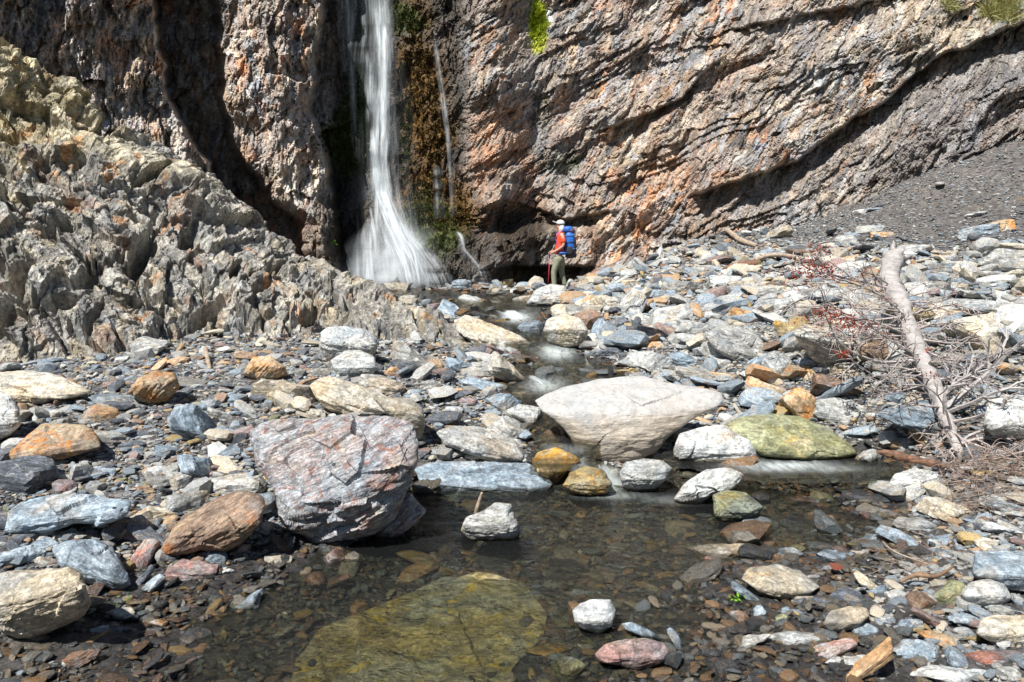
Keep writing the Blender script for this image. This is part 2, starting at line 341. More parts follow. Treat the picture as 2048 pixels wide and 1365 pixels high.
fib2 = wl_*fbm((rot(84)[0]+wx)*2.2, (rot(84)[1]+wz)*11, o=4, seed=76, ridged=True, gain=.65)+(1-wl_)*fbm((rot(50)[0]+wx)*1.8, (rot(50)[1]+wz)*12, o=4, seed=77, ridged=True, gain=.65)
fm = fbm(X0*1.1+wx, Z0*1.1+wz, o=5, seed=78, gain=.6)
fold = fbm(rot(40)[0]*.16+wx*.4, rot(40)[1]*.42+wz*.4, o=3, seed=411, ridged=True); led = fbm(rot(28)[0]*.22+wx*.5, rot(28)[1]*.9+wz*.5, o=2, seed=413)
stp = np.floor(led*5+.5*fbm(X0*1.2, Z0*1.2, o=3, seed=414)); 
disp = .7*big+(.28*wl_+.14*(1-wl_))*fm+(1-wl_)*(.75*fold-.17*stp)+wl_*(.35*fbm(rot(80)[0]*.2, rot(80)[1]*.8, o=3, seed=412, ridged=True))*(1-.5*falls)+wl_*(.22*fc1+.09*fc2)*(1-.45*falls)+(1-wl_)*(.05*fc3+.03*fc4)+(.17*wl_+.15*(1-wl_))*fib+.075*fib2+(.06*wl_+.025*(1-wl_))*fbm(X0*5, Z0*5, o=4, seed=66)
aA, bA = rot(84); aB, bB = rot(54); wsm = .5*fbm(X0*1.7, Z0*1.7, o=3, seed=243)
fA1, _, cA1 = facets((aA+wsm)*1.1, (bA+wsm*.6)*3.0, 301, 1.2); fA2, _, cA2 = facets((aB+wsm)*.9, (bB+wsm*.6)*3.6, 302, 1.2)
fB1, _, cB1 = facets((aA+wsm)*2.6, (bA+wsm*.6)*8.5, 303, 1.2); fB2, _, cB2 = facets((aB+wsm)*2.2, (bB+wsm*.6)*9.5, 304, 1.2)
hardL = wl_ > .5; cA = np.where(hardL, cA1, cA2); cB = np.where(hardL, cB1, cB2); cm_ = ss(-.35, .3, fbm(X0*.45, Z0*.45, o=3, seed=415)); disp += (.04+.08*cm_)*np.where(hardL, fA1, .35*fA2)*(1-.5*falls)+(.02+.035*cm_)*np.where(hardL, fB1, .8*fB2)
fl2, fe2, cs_ = facets(rot(65)[0]*2.8+wx*2, rot(65)[1]*6+wz*2, 67, 1.3); disp += .045*fl2
Dc = Db-disp
# colour of the cliff
def C3(*c): return np.array(c, float)[None, None]
n_a = fbm(X0*.9+wx, Z0*.9+wz, o=5, seed=71); n_b = fbm(X0*.5, Z0*.5, o=4, seed=72); n_c = fbm(X0*4, Z0*4, o=4, seed=73)
a, b = rot(58); n_f = wl_*fbm((rot(86)[0]+wx)*1.4, (rot(86)[1]+wz)*8, o=4, seed=74)+(1-wl_)*fbm((a+wx)*1., (b+wz)*9, o=4, seed=75)
def lerp(A, B, w): return A+(B-A)*np.clip(w, 0, 1)[..., None]
col = C3(.27, .235, .205)+0*U[..., None]
col = lerp(col, C3(.37, .375, .37), ss(.1, .6, n_f)); col = lerp(col, C3(.09, .09, .095), ss(.05, .55, -n_f)*.85)
orange_w = .25+.35*ss(900, 960, U)*ss(1650, 1250, U)+.8*blob(U, V, 1000, 330, 70, 120)+.6*blob(U, V, 1290, 400, 130, 60)+.5*blob(U, V, 1480, 310, 100, 50)+.6*blob(U, V, 1210, 470, 60, 40)+.35*ss(460, 500, U)*ss(640, 600, U)+.3*blob(U, V, 300, 50, 160, 120)
col = lerp(col, C3(.36, .19, .115), ss(.0, .6, n_a+.7*(orange_w-.4))*.7*ss(-.4, .3, n_f+n_c*.5))
col = lerp(col, C3(.44, .19, .07), ss(.5, .75, n_a*.8+.45*(orange_w-.4)+.5*n_c)*.6)
col = lerp(col, C3(.10, .095, .10), ss(.15, .55, fbm(X0*1.3-wx, Z0*1.3+wz, o=5, seed=177))*.75)
hair = fbm((rot(52)[0]+wx*1.3+.25*fold)*1.2, (rot(52)[1]+wz*1.3)*19, o=4, seed=511); col = lerp(col, C3(.40, .34, .27), ss(.0, .45, hair)*.6*(1-wl_)); col = lerp(col, C3(.10, .095, .095), ss(.0, .45, -hair)*.55*(1-wl_))
col = lerp(col, C3(.46, .40, .31), ss(.15, .6, n_b+.5*n_f)*.5*(1-wl_))
col = lerp(col, C3(.38, .37, .29), .5*ss(1650, 2000, U)*ss(250, 0, V))
dark_low = ss(.1, .5, -n_b)*.3; col = lerp(col, C3(.13, .125, .12), dark_low)
# dark grey scree dust under the overhang and in gullies
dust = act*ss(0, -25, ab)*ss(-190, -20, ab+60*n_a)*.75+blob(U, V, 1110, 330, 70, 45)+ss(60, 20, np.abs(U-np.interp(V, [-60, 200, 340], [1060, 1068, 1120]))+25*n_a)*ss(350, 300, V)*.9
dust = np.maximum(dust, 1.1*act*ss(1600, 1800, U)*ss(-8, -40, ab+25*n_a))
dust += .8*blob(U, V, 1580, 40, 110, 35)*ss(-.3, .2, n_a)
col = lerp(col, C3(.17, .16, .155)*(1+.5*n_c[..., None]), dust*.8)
wetm = falls*(1.0+.4*n_a)+blob(U, V, 960, 500, 110, 90)*.9+blob(U, V, 700, 500, 90, 110)+.7*ss(400, 430, V)*ss(560, 520, V)*ss(980, 1010, U)*ss(1230, 1150, U)*ss(-.5, .3, n_a)
wetm = np.clip(wetm, 0, 1); col = lerp(col, C3(.026, .022, .017)*(1+.7*n_f[..., None]), wetm*.93)
brown = blob(U, V, 850, 190, 55, 200, 8)+blob(U, V, 860, 400, 90, 40)+.5*blob(U, V, 890, 430, 60, 50)
col = lerp(col, C3(.10, .055, .016)*(1+.5*n_c[..., None]), ss(.2, .7, brown+.35*n_a)*.85)
green = blob(U, V, 690, 280, 45, 90)+blob(U, V, 805, 40, 60, 35, -25)+.9*blob(U, V, 850, 430, 60, 60)+.8*blob(U, V, 720, 160, 26, 130)+.5*blob(U, V, 880, 480, 50, 60)+.5*blob(U, V, 1130, 330, 60, 45)+.5*blob(U, V, 1085, 210, 22, 90)
col = lerp(col, C3(.055, .07, .022)*(1+.6*n_c[..., None]), ss(.25, .75, green+.3*n_a)*.85)
lime = blob(U, V, 1078, 50, 22, 60); col = lerp(col, C3(.34, .40, .03), ss(.3, .55, lime+.25*n_c)); 
col = lerp(col, C3(.55, .55, .52), ss(.4, .7, blob(U, V, 1098, 45, 14, 32)+.3*n_c))
def cells(k, P_, pal): 
    h = (PERM[(k+P_) & 4095]/4096.); j = (PERM[(k+P_+500) & 4095]/4096.)
    return h, j
pal_ = np.array([(.27, .26, .25), (.21, .23, .26), (.065, .062, .065), (.33, .275, .215), (.36, .20, .125), (.44, .42, .38), (.25, .18, .135)])
ow = np.clip(.015+.26*(orange_w-.25)+.16*n_a, .0, .45); lo_ = fbm(X0*.4+9, Z0*.4, o=4, seed=416); pcs = [.28+0*ow, np.clip(.18-.3*lo_, .02, .5), np.clip(.15-.25*lo_, .03, .5), np.clip(.18+.3*lo_, .03, .5), ow, .08+0*ow, .10+.5*ow]; tot = sum(pcs)
for (kk, amt_) in ((cA, .18+.30*cm_), (cB, .22+.36*cm_)):
    h, j = cells(kk, 11, None); cum = 0*ow; pick = np.zeros(h.shape, int)
    for q_ in range(6): cum = cum+pcs[q_]/tot; pick += (h > cum)
    col = lerp(col, pal_[pick]*(.75+.5*j)[..., None], amt_*(1-wetm*.9)*(1-.6*np.clip(dust, 0, 1)))
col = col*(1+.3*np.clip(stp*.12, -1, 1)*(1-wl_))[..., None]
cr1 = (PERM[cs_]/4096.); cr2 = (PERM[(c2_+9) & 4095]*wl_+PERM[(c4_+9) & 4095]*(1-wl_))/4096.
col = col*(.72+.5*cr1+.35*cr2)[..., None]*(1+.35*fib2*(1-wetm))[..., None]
P = at(U, V, Dc)
lum = col.mean(-1, keepdims=True); col = (lum+(col-lum)*1.3).clip(.008, .8)
col = col*(1.08+.26*ss(700, 600, U))[..., None]  # left cliff colour lightened, standing in for brighter sunlight on that side
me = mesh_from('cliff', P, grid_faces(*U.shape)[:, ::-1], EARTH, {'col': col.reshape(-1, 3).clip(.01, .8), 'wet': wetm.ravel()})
link('cliff', me, kind='structure')
def cliffD(u, v):
    fu = np.interp(u, uu_, np.arange(len(uu_))); fv_ = np.interp(v, vv_, np.arange(len(vv_)))
    return Dc[np.round(fv_).astype(int), np.round(fu).astype(int)]

# ------------------------------------------------------------------ left bedrock spur
def m_n(x, y, z): return fbm(x*2.6, z*2.6, y*2.6, o=4, seed=423)
rows = [[(-500,830,9.0),(0,800,9.5),(200,785,10.0),(400,765,10.4),(600,745,10.8),(800,745,10.8),(900,745,10.7),(1030,740,10.6)],
 [(-500,730,9.6),(0,735,9.9),(200,720,10.3),(400,700,10.7),(560,690,11.0),(740,700,11.1),(860,718,11.0),(1020,733,10.9)],
 [(-500,500,11),(0,520,11.3),(200,520,11.7),(380,560,12),(540,600,12.2),(700,640,12.2),(830,670,11.6),(1010,722,10.9)],
 [(-500,230,12.3),(0,290,12.6),(150,310,13),(320,390,13.4),(500,480,13.8),(640,560,13.8),(780,625,12.6),(1000,708,11.0)],
 [(-500,20,13.3),(0,112,13.7),(150,172,14.3),(320,285,15),(490,400,15.5),(635,500,15.6),(775,592,14.0),(985,690,11.3)]]
R = np.array([[at(*q) for q in r] for r in rows]); top = R[-1]
R = np.concatenate([R, [top+np.array([0, 1.6, -1.6]), top+np.array([0, 3.2, -4.5])]])
tk = np.array([0, .1, .4, .68, .88, .94, 1.0]); sk = np.linspace(0, 1, 8); sk = np.array([0, .22, .34, .46, .6, .74, .87, 1.0])
na, nb = 400, 620; tt = np.linspace(0, 1, na); sg = np.concatenate([np.linspace(0, .2, 30)[:-1], np.linspace(.2, 1, nb-29)])
A = np.stack([[np.interp(sg, sk, R[i, :, k]) for k in range(3)] for i in range(7)])      # 7,3,nb
M = np.stack([[np.interp(tt, tk, A[:, k, j]) for j in range(nb)] for k in range(3)])     # 3,nb,na
M = M.transpose(2, 1, 0)
def smooth1(M, n, ax):
    for _ in range(n):
        Mp = np.roll(M, 1, ax); Mn = np.roll(M, -1, ax); q = (Mp+2*M+Mn)/4
        if ax == 0: q[0], q[-1] = M[0], M[-1]
        else: q[:, 0], q[:, -1] = M[:, 0], M[:, -1]
        M = q
    return M
M = smooth1(M, 40, 0); M = smooth1(M, 80, 1)
du = np.gradient(M, axis=1); dv = np.gradient(M, axis=0); Nn = np.cross(du, dv); Nn /= np.linalg.norm(Nn, axis=-1, keepdims=True)+1e-9
if Nn[na//2, nb//2, 1] > 0: Nn = -Nn
mu, mv = proj(M)
x, y, z = M[..., 0], M[..., 1], M[..., 2]
# foliation: layers dip down to the right; chart along the spur
q1 = x*.75-z*.65; q2 = x*.65+z*.75; q3 = y
wp = .3*fbm(x*1.1, z*1.1, y, o=3, seed=81)
f1, g1, _ = facets(q1*1.1+wp, q2*2.0+wp, 82, 1.1); f2, g2, _ = facets(q1*2.6+wp, q2*4.6-wp, 83, 1.3); f3, g3, _s3 = facets(x*7+wp*3, z*5, 84, 1.3)
f4, g4, _ = facets(x*14+wp*4, z*10, 85, 1.3)
fin = .6*fbm((x*.95+z*.3)*4.5+wp*2, (z*.95-x*.3)*1.3, y, o=5, seed=86, ridged=True, gain=.6); lay = fbm(q1*1.0+wp, q2*7, y*.5, o=5, seed=87, ridged=True)
lowf = fbm(x*.5, z*.5, y*.5, o=3, seed=88)
edge = ss(0, .08, tt)[:, None]*ss(1.0, .93, sg)[None]
slab = blob(mu, mv, 290, 335, 210, 28, -20)
rough_ = 1-.85*ss(.3, .7, slab); right = ss(480, 800, mu)
amp = (1-.82*right)
vm = ss(-.3, .35, fbm(x*.8, z*.8, y, o=3, seed=421)); f0, _, _ = facets(q1*.55+wp, q2*1.0+wp, 422, .9)
dm = .30*lowf+amp*rough_*(.26*f0+.14*f1+(.04+.05*vm)*f2+.05*vm*fin)+(.012+.02*vm)*rough_*f3+.014*f4+.075*lay+.085*fbm(x*3.2, z*3.2, y*3, o=5, seed=96, gain=.62)*rough_+.10*ss(.3, .7, slab)
pits = ss(.2, .6, fbm(q1*1.3+wp, q2*2.1, y, o=4, seed=91)); dm = dm-.45*pits*(amp+.15)*rough_
crk = fbm(q1*.8+wp, q2*2.4+wp, y*.3, o=3, seed=191, ridged=True); dm = dm-.16*ss(.62, .85, crk)*rough_
nz = .35*m_n(x, y, z); crev = 0
for cu_, cv_, ru_, rv_, an_ in ((50,560,26,60,35),(168,562,20,38,35),(288,495,24,60,30),(192,655,14,45,25),(350,690,13,60,20),(440,685,30,48,40),(418,612,52,16,-35),(215,255,40,26,-45),(22,275,28,20,0),(110,455,20,34,40),(520,585,30,12,-30),(560,520,40,12,-40),(60,400,34,20,-30),(380,470,20,40,30),(620,640,24,14,-20),(130,620,40,14,-20),(20,660,18,34,20),(270,600,30,14,-30),(480,520,14,34,30),(300,360,50,12,-30)):
    crev = np.maximum(crev, ss(.35, .75, blob(mu, mv, cu_, cv_, ru_, rv_, -an_)+nz))
dm = dm-.75*crev
Mp = M+Nn*(dm*edge)[..., None]
m1 = fbm(x*1.3, z*1.3, y, o=5, seed=92); m2 = fbm(x*6, z*6, y*6, o=4, seed=93); m3 = fbm(x*.6, z*.6, y, o=3, seed=94); mf = fbm(q1*1.5, q2*10, y, o=4, seed=95)
col = C3(.31, .295, .265)+0*x[..., None]; col = lerp(col, C3(.15, .15, .155), ss(.05, .5, -m1+.3*mf)); col = lerp(col, C3(.42, .42, .39), ss(.15, .6, mf+.3*m2)*.8)
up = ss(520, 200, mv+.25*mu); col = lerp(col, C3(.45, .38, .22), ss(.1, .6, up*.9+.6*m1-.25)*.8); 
col = lerp(col, C3(.48, .24, .10), ss(.52, .75, m1+.25*m2+.1)*.8)
for cu, cv, ru, rv, an in ((385, 505, 38, 9, -42), (165, 405, 55, 12, -15), (590, 640, 25, 7, -10), (60, 310, 30, 10, -10), (220, 690, 30, 20, 0)):
    col = lerp(col, C3(.52, .23, .10), ss(.35, .6, blob(mu, mv, cu, cv, ru, rv, an)+.2*m2)*.9)
col = lerp(col, C3(.48, .44, .34)*(1+.3*mf[..., None]), ss(.3, .7, slab)*.9)
col = lerp(col, C3(.20, .13, .13), ss(.3, .7, m3-.2*m1)*.5)
ps_ = np.array([(.30, .285, .26), (.38, .355, .30), (.10, .10, .10), (.235, .245, .25), (.40, .34, .235), (.47, .45, .39), (.32, .20, .13)]); pp_ = np.cumsum([.25, .2, .13, .13, .12, .12])
cS1 = facets(q1*2.2+wp, q2*6.5+wp, 311, 1.)[2]; fS2, _, cS2 = facets(q1*5+wp*2, q2*15+wp, 312, 1.2)
for kk in (cS1, cS2):
    h = PERM[(kk+11) & 4095]/4096.; j = PERM[(kk+511) & 4095]/4096.; col = lerp(col, ps_[np.searchsorted(pp_, h)]*(.7+.55*j)[..., None], .5*(1-.7*ss(.3, .7, slab)))
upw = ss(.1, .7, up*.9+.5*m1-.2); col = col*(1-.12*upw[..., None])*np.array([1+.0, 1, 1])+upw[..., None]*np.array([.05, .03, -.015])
col = col*(.75+.5*PERM[_s3]/4096.)[..., None]*(1+.35*lay)[..., None]
col = lerp(col, C3(.50, .27, .12)*(1+.3*m2[..., None]), ss(.27, .5, fbm(x*2.1, z*2.1, y*2.1, o=4, seed=611))*.75)
col = col*(1+.55*fbm(x*2.4, z*2.4, y*2.4, o=4, seed=612))[..., None]
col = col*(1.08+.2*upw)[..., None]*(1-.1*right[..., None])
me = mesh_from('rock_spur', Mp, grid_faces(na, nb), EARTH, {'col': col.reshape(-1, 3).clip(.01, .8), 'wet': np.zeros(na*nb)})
link('rock_spur', me, kind='structure')
SPUR = Mp

# ------------------------------------------------------------------ rocks
GRP = 'loose rocks along the stream and on the scree'
def poly_rock(D, rng, flat=.6, p=16, n=13):
    "angular polyhedral block: soft minimum over random support planes"
    N_ = rng.normal(size=(n, 3)); N_[:2] = [(.1, .1, 1), (-.1, .05, -1)]; N_[:2] += rng.normal(size=(2, 3))*.12
    N_[2:6, 2] *= .25; N_ /= np.linalg.norm(N_, axis=1)[:, None]; h = rng.uniform(.62, 1.0, n); h[:2] = rng.uniform(.6, .8, 2)
    q = (np.clip(D@N_.T, 0, None)/h)**p; r = q.sum(1)**(-1/p); P = D*np.minimum(r, 1.5)[:, None]
    mn, mx = P.min(0), P.max(0); return (P-(mn+mx)/2)/((mx-mn)/2)
_ico = {}
def ico(l):
    if l not in _ico:
        bm = bmesh.new(); bmesh.ops.create_icosphere(bm, subdivisions=l, radius=1)
        _ico[l] = (np.array([v.co for v in bm.verts]), np.array([[v.index for v in f.verts] for f in bm.faces])); bm.free()
    return _ico[l]
def vnormals(P, F):
    n = np.zeros_like(P)
    if F.shape[1] == 4: fn = np.cross(P[F[:, 2]]-P[F[:, 0]], P[F[:, 3]]-P[F[:, 1]])
    else: fn = np.cross(P[F[:, 1]]-P[F[:, 0]], P[F[:, 2]]-P[F[:, 0]])
    for k in range(F.shape[1]): np.add.at(n, F[:, k], fn)
    return n/(np.linalg.norm(n, axis=1, keepdims=True)+1e-12)
def rough_rock(P, F, size, seed, st=1.0):
    "weathered relief in metres, layered across local z"
    n = vnormals(P, F); o = seed*3.7; f = 1/size
    d = .045*fbm(P[:, 0]*1.6*f+o, P[:, 1]*1.6*f, P[:, 2]*2.2*f, o=3, seed=seed)
    l = fbm(P[:, 0]*1.4*f+o, P[:, 1]*1.4*f, P[:, 2]*9*f+o, o=4, seed=seed+5, ridged=True)
    d = d+st*.035*l+.012*fbm(P[:, 0]*9*f+o, P[:, 1]*9*f, P[:, 2]*14*f, o=3, seed=seed+9)
    a, e, _ = facets((P[:, 0]+P[:, 1]*.3)*2.3*f+o, (P[:, 2]+P[:, 1]*.4)*3.2*f, seed % 97, 1.0)
    return P+n*((d+.022*a)*size)[:, None]
def wet_attr(P):
    z = P[:, 2]; lv = wlevel(P[:, 0], P[:, 1]); return ss(.055, .02, z-lv)*(lv > -5)
def finish_rock(name, P, F, C, R, mat, label, smooth=False):
    "P world coordinates -> object at C with rotation R"
    w = wet_attr(P); L_ = (P-np.array(C))@np.array(R)
    me = mesh_from(name, L_, F, mat, {'wet': w}, smooth=smooth)
    o = link(name, me, kind='thing', label=label, cat='rock', group=GRP); o.matrix_world = Matrix.Translation(C)@Matrix(np.array(R).tolist()).to_4x4(); return o
def frameY(ang, yaw=0, tilt=0):
    return np.array(Matrix.Rotation(-D2R(ang), 3, 'Y')@Matrix.Rotation(yaw, 3, 'Z')@Matrix.Rotation(tilt, 3, 'X'))
PLACED = []
def hero(poly, code, label, short, name='boulder', kt=2.0, kb=.4, crease=None, extra=(), T=.1, Tb=.3, nf=96, ns=22, ang=0, st=1.0, rnd=4, zb=None):
    "block whose outline is surveyed: crease = edge between its top face and its front face, extra = (u1,v1,u2,v2,k) more faces on the left of a line"
    poly = np.array(poly, float); cu, cv = (poly.min(0)+poly.max(0))/2; mean = poly.mean(0)
    bi = poly[:, 1].argmax(); bu, bv = poly[bi]
    if zb is None: hx, Yb, hz = hit(bu, bv-3)
    else: Yb = atz(bu, bv, zb)[1]
    s_ = Yb/FPX; e2_ = ((.08 if code == 'S' else .04)*(poly[:, 0].max()-poly[:, 0].min())*s_)**2
    if crease is None: crease = (poly[:, 0].min(), cv+.2*(bv-cv), poly[:, 0].max(), cv+.2*(bv-cv))
    lines = [(*crease, kt), (crease[2], crease[3], crease[0], crease[1], kb)]+list(extra)
    def m(u, v):
        r = np.zeros(np.shape(u))
        for (a, b, c, d, k) in lines:
            L_ = math.hypot(c-a, d-b); sd_ = -((c-a)*(v-b)-(d-b)*(u-a))/L_*s_     # >0 on the upper side of a left-to-right line
            r = np.maximum(r, k*((sd_*sd_+e2_)**.5+sd_)/2)
        return r
    # perimeter resampled, slightly irregular
    Q = np.vstack([poly, poly[:1]]); seg = np.hypot(*np.diff(Q, axis=0).T); cs = np.concatenate([[0], np.cumsum(seg)]); t = np.linspace(0, cs[-1], nf, endpoint=False)
    pu = np.interp(t, cs, Q[:, 0]); pv = np.interp(t, cs, Q[:, 1])
    for _ in range(1): pu = (np.roll(pu, 1)+2*pu+np.roll(pu, -1))/4; pv = (np.roll(pv, 1)+2*pv+np.roll(pv, -1))/4
    per = cs[-1]; jn = fbm(t/per*18, t*0+cu*.1, o=3, seed=int(cu) % 50)*per*.006
    dn = np.hypot(pu-mean[0], pv-mean[1]); pu += (pu-mean[0])/dn*jn; pv += (pv-mean[1])/dn*jn
    Yc = Yb-float(m(bu, bv)); rings = []
    sf = 1-np.linspace(0, 1, ns)**1.3*.97
    for s1 in sf:
        u = mean[0]+(pu-mean[0])*s1; v = mean[1]+(pv-mean[1])*s1; rings.append(at(u, v, Yc+m(u, v)-T*(1-s1**rnd)**.5))
    back = []
    for s1 in (.97, .85, .6, .3, .04):
        u = mean[0]+(pu-mean[0])*s1; v = mean[1]+(pv-mean[1])*s1; back.append(at(u, v, Yc+m(u, v)+Tb*(1-s1*s1)**.5))
    allr = back[::-1]+rings; P = np.concatenate(allr); nr_ = len(allr)
    i = np.arange(nr_-1)[:, None]*nf+np.arange(nf)[None]; j = np.arange(nr_-1)[:, None]*nf+((np.arange(nf)+1) % nf)[None]
    F = np.stack([i, i+nf, j+nf, j], -1).reshape(-1, 4)
    # close both poles
    P = np.vstack([P, back[-1].mean(0)[None], rings[-1].mean(0)[None]]); b0 = 0; f0 = (nr_-1)*nf; k = np.arange(nf); k2 = (k+1) % nf
    tri = np.vstack([np.stack([k, k2, np.full(nf, len(P)-2), np.full(nf, len(P)-2)], 1), np.stack([f0+k2, f0+k, np.full(nf, len(P)-1), np.full(nf, len(P)-1)], 1)])
    C = np.array(at(mean[0], mean[1], Yc+.1)); size = (poly[:, 0].max()-poly[:, 0].min())*s_
    R_ = frameY(ang); n = vnormals(P, F); f_ = 1/max(size, .4); seed = int(cu+cv) % 60
    L_ = (P-C)@R_
    d = .05*fbm(L_[:, 0]*2.0*f_, L_[:, 1]*2.0*f_, L_[:, 2]*3*f_, o=4, seed=seed)+st*.028*fbm(L_[:, 0]*1.5*f_, L_[:, 1]*1.5*f_, L_[:, 2]*13*f_, o=4, seed=seed+3, ridged=True)+.012*fbm(L_[:, 0]*14*f_, L_[:, 1]*14*f_, L_[:, 2]*20*f_, o=3, seed=seed+8)
    a_, e_, _ = facets((L_[:, 0]+.35*L_[:, 1])*3.1*f_, (L_[:, 2]+.3*L_[:, 1])*4.3*f_, seed, 1.0); d = d+.022*st*a_
    if code == 'S':
        a2, e2, _ = facets(L_[:, 0]*3.4+L_[:, 1]*.8, L_[:, 2]*9-L_[:, 1]*2.5, 7, 1.2); d = d*.6+.028*a2+.014*fbm(L_[:, 0]*7, L_[:, 1]*4, L_[:, 2]*26, o=4, seed=9, ridged=True)
    P2 = P-n*0; sg = np.sign(((P-C)*n).sum(1).mean()) or 1
    wr = np.concatenate([np.full(nf, 1.), np.full(nf, .6), np.full(nf, .5), np.full(nf, .3), np.full(nf, .25)]+[np.full(nf, 1-.8*s1**9) for s1 in sf]+[[1., 1.]]); P2 = P+sg*n*(d*wr*min(size, 1.3))[:, None]
    me_f = [F, tri]
    # quads + degenerate-safe triangles: split everything to triangles
    T1 = np.vstack([F[:, [0, 1, 2]], F[:, [0, 2, 3]], tri[:, :3]])
    if sg < 0: T1 = T1[:, ::-1]
    o = finish_rock(name, P2, T1, C, R_, MAT[code], label)
    PLACED.append((cu, cv, (poly[:, 0].max()-poly[:, 0].min())/2, (poly[:, 1].max()-poly[:, 1].min())/2, short)); return o

MAT['U'] = rock_mat('rock_golden_algae', (.64, .55, .27), (.50, .52, .44), (.26, .23, .10), (.85, .66, .10), .7, .8, 0)
MAT['T'] = rock_mat('rock_smooth_tan', (.47, .455, .43), (.48, .42, .35), (.38, .34, .30), (.50, .34, .20), .35, .22, .0, con=.4, scale=.8)
hero([(498,862),(525,848),(560,840),(640,838),(700,832),(760,830),(800,836),(825,850),(838,885),(832,925),(820,965),(806,1000),(790,1040),(745,1075),(690,1090),(630,1085),(582,1062),(555,1020),(545,970),(515,930),(505,890)], 'S',
  'huge striped grey, rust and maroon schist boulder left of the pool', 'the huge striped boulder', kt=1.15, kb=.5, crease=(560,1030,840,930), extra=((830,860,760,1090,.9),), T=.16, Tb=.7, nf=230, ns=80, ang=22, st=1.3)
hero([(735,1085),(765,1050),(800,1000),(820,985),(840,1010),(852,1022),(838,1040),(815,1060),(800,1082),(770,1092)], 'S', 'broken reddish chunk under the lower right corner of the striped boulder', 'the broken reddish chunk', kt=1.2, T=.07, Tb=.25, crease=(735,1060,852,1030), ang=35, name='rock')
hero([(1068,802),(1095,788),(1130,775),(1200,758),(1280,750),(1330,764),(1400,775),(1440,786),(1447,800),(1430,818),(1400,832),(1366,852),(1332,880),(1308,908),(1275,922),(1235,928),(1192,926),(1158,906),(1140,872),(1112,842),(1082,822)], 'T',
  'great smooth pale tan overhanging slab between the stream and the fallen tree', 'the great tan slab', kt=1.7, kb=.0, crease=(1075,832,1450,812), extra=((1440,822,1300,912,.8),), T=.10, Tb=.30, nf=200, ns=70, ang=3, st=.35)
hero([(828,938),(850,928),(880,924),(960,925),(1055,926),(1075,935),(1088,948),(1106,970),(1092,985),(1065,990),(1030,997),(990,1001),(940,1000),(900,994),(862,980),(838,962)], 'B', 'long flat grey slab with rust spots lying at the pool edge', 'the rust-spotted flat slab', name='stone_slab', kt=2.3, kb=.5, crease=(830,962,1100,978), T=.06, nf=130, ns=34, ang=-3, st=.8)
hero([(872,865),(900,853),(960,854),(1000,868),(1035,888),(1048,910),(1045,924),(1010,925),(978,922),(930,905),(888,890)], 'W', 'white rounded slab just behind the rust-spotted flat slab', 'the white rounded slab', name='stone_slab', kt=2.2, crease=(872,878,1048,912), T=.07, nf=110, ns=30, ang=-14)
hero([(1443,852),(1480,835),(1540,827),(1600,834),(1650,853),(1700,888),(1716,908),(1690,920),(1640,924),(1600,922),(1520,914),(1490,890)], 'L', 'smooth wet olive-green boulder beside the upper pool', 'the olive-green boulder', kt=1.7, kb=.3, crease=(1443,893,1716,908), T=.16, Tb=.5, nf=120, ns=36, st=.3, zb=.1)
hero([(1348,900),(1358,868),(1400,855),(1450,850),(1475,870),(1502,882),(1515,915),(1510,936),(1480,932),(1400,930),(1352,922)], 'W', 'cracked pale boulder standing in water under the tan slab tip', 'the cracked pale boulder', kt=1.0, T=.12, crease=(1350,890,1512,905), zb=.05)
hero([(618,770),(640,756),(660,752),(700,764),(760,785),(803,808),(810,822),(790,834),(770,826),(740,842),(700,836),(655,822),(632,798)], 'C', 'long tan wedge-shaped block behind the striped boulder', 'the long tan wedge', name='stone_block', kt=1.6, T=.08, crease=(625,790,810,826), nf=110, ns=30, ang=-20)
hero([(745,795),(780,796),(822,797),(846,818),(851,850),(840,890),(822,872),(800,850),(770,826)], 'C', 'rounded cream block right behind the striped boulder top', 'the rounded cream block', name='stone_block', kt=1.4, T=.12, crease=(750,815,850,830), st=.4)
hero([(638,690),(642,665),(655,655),(690,652),(730,658),(755,678),(752,705),(720,722),(660,726),(648,712)], 'W', 'pale split boulder leaning against the foot of the bedrock spur', 'the pale split boulder', kt=.9, T=.14, crease=(640,680,755,690), ang=-15)
hero([(660,722),(690,702),(720,700),(750,715),(756,738),(740,755),(700,758),(672,752)], 'W', 'rounded whitish boulder directly below the pale split boulder', 'the round whitish boulder', kt=1.0, T=.12, st=.4)
hero([(255,785),(275,757),(310,742),(350,746),(360,775),(336,802),(310,812),(280,802)], 'O', 'white and rust-orange blocky boulder below the bedrock spur', 'the white and orange boulder', kt=.8, T=.12, crease=(256,772,360,762), ang=40)
hero([(-30,775),(-10,748),(60,742),(100,746),(150,765),(185,785),(150,792),(105,800),(60,810),(0,806),(-30,800)], 'C', 'wide sand-coloured flat boulder at the left edge below the spur', 'the sand-coloured flat boulder', kt=1.5, T=.12, crease=(-30,785,185,788), nf=110, ns=28)
hero([(-30,800),(0,784),(22,792),(38,815),(42,850),(20,872),(-10,885),(-30,880)], 'W', 'rounded pale boulder cut by the left edge of the photo', 'the rounded boulder at the left edge', kt=.8, T=.15)
hero([(15,908),(60,868),(82,849),(130,847),(170,850),(196,872),(202,895),(172,905),(120,920),(60,926),(25,925)], 'O', 'broad ochre and white slab at the far left below the rounded boulder', 'the broad ochre slab', name='stone_slab', kt=1.6, T=.08, crease=(15,912,202,892), nf=110, ns=28, ang=10)
hero([(484,750),(505,715),(540,711),(572,735),(575,750),(545,762),(510,760)], 'O', 'small house-shaped block, orange left face and grey right face', 'the house-shaped block', name='stone_block', kt=.8, T=.08, crease=(484,735,575,728), ang=45)
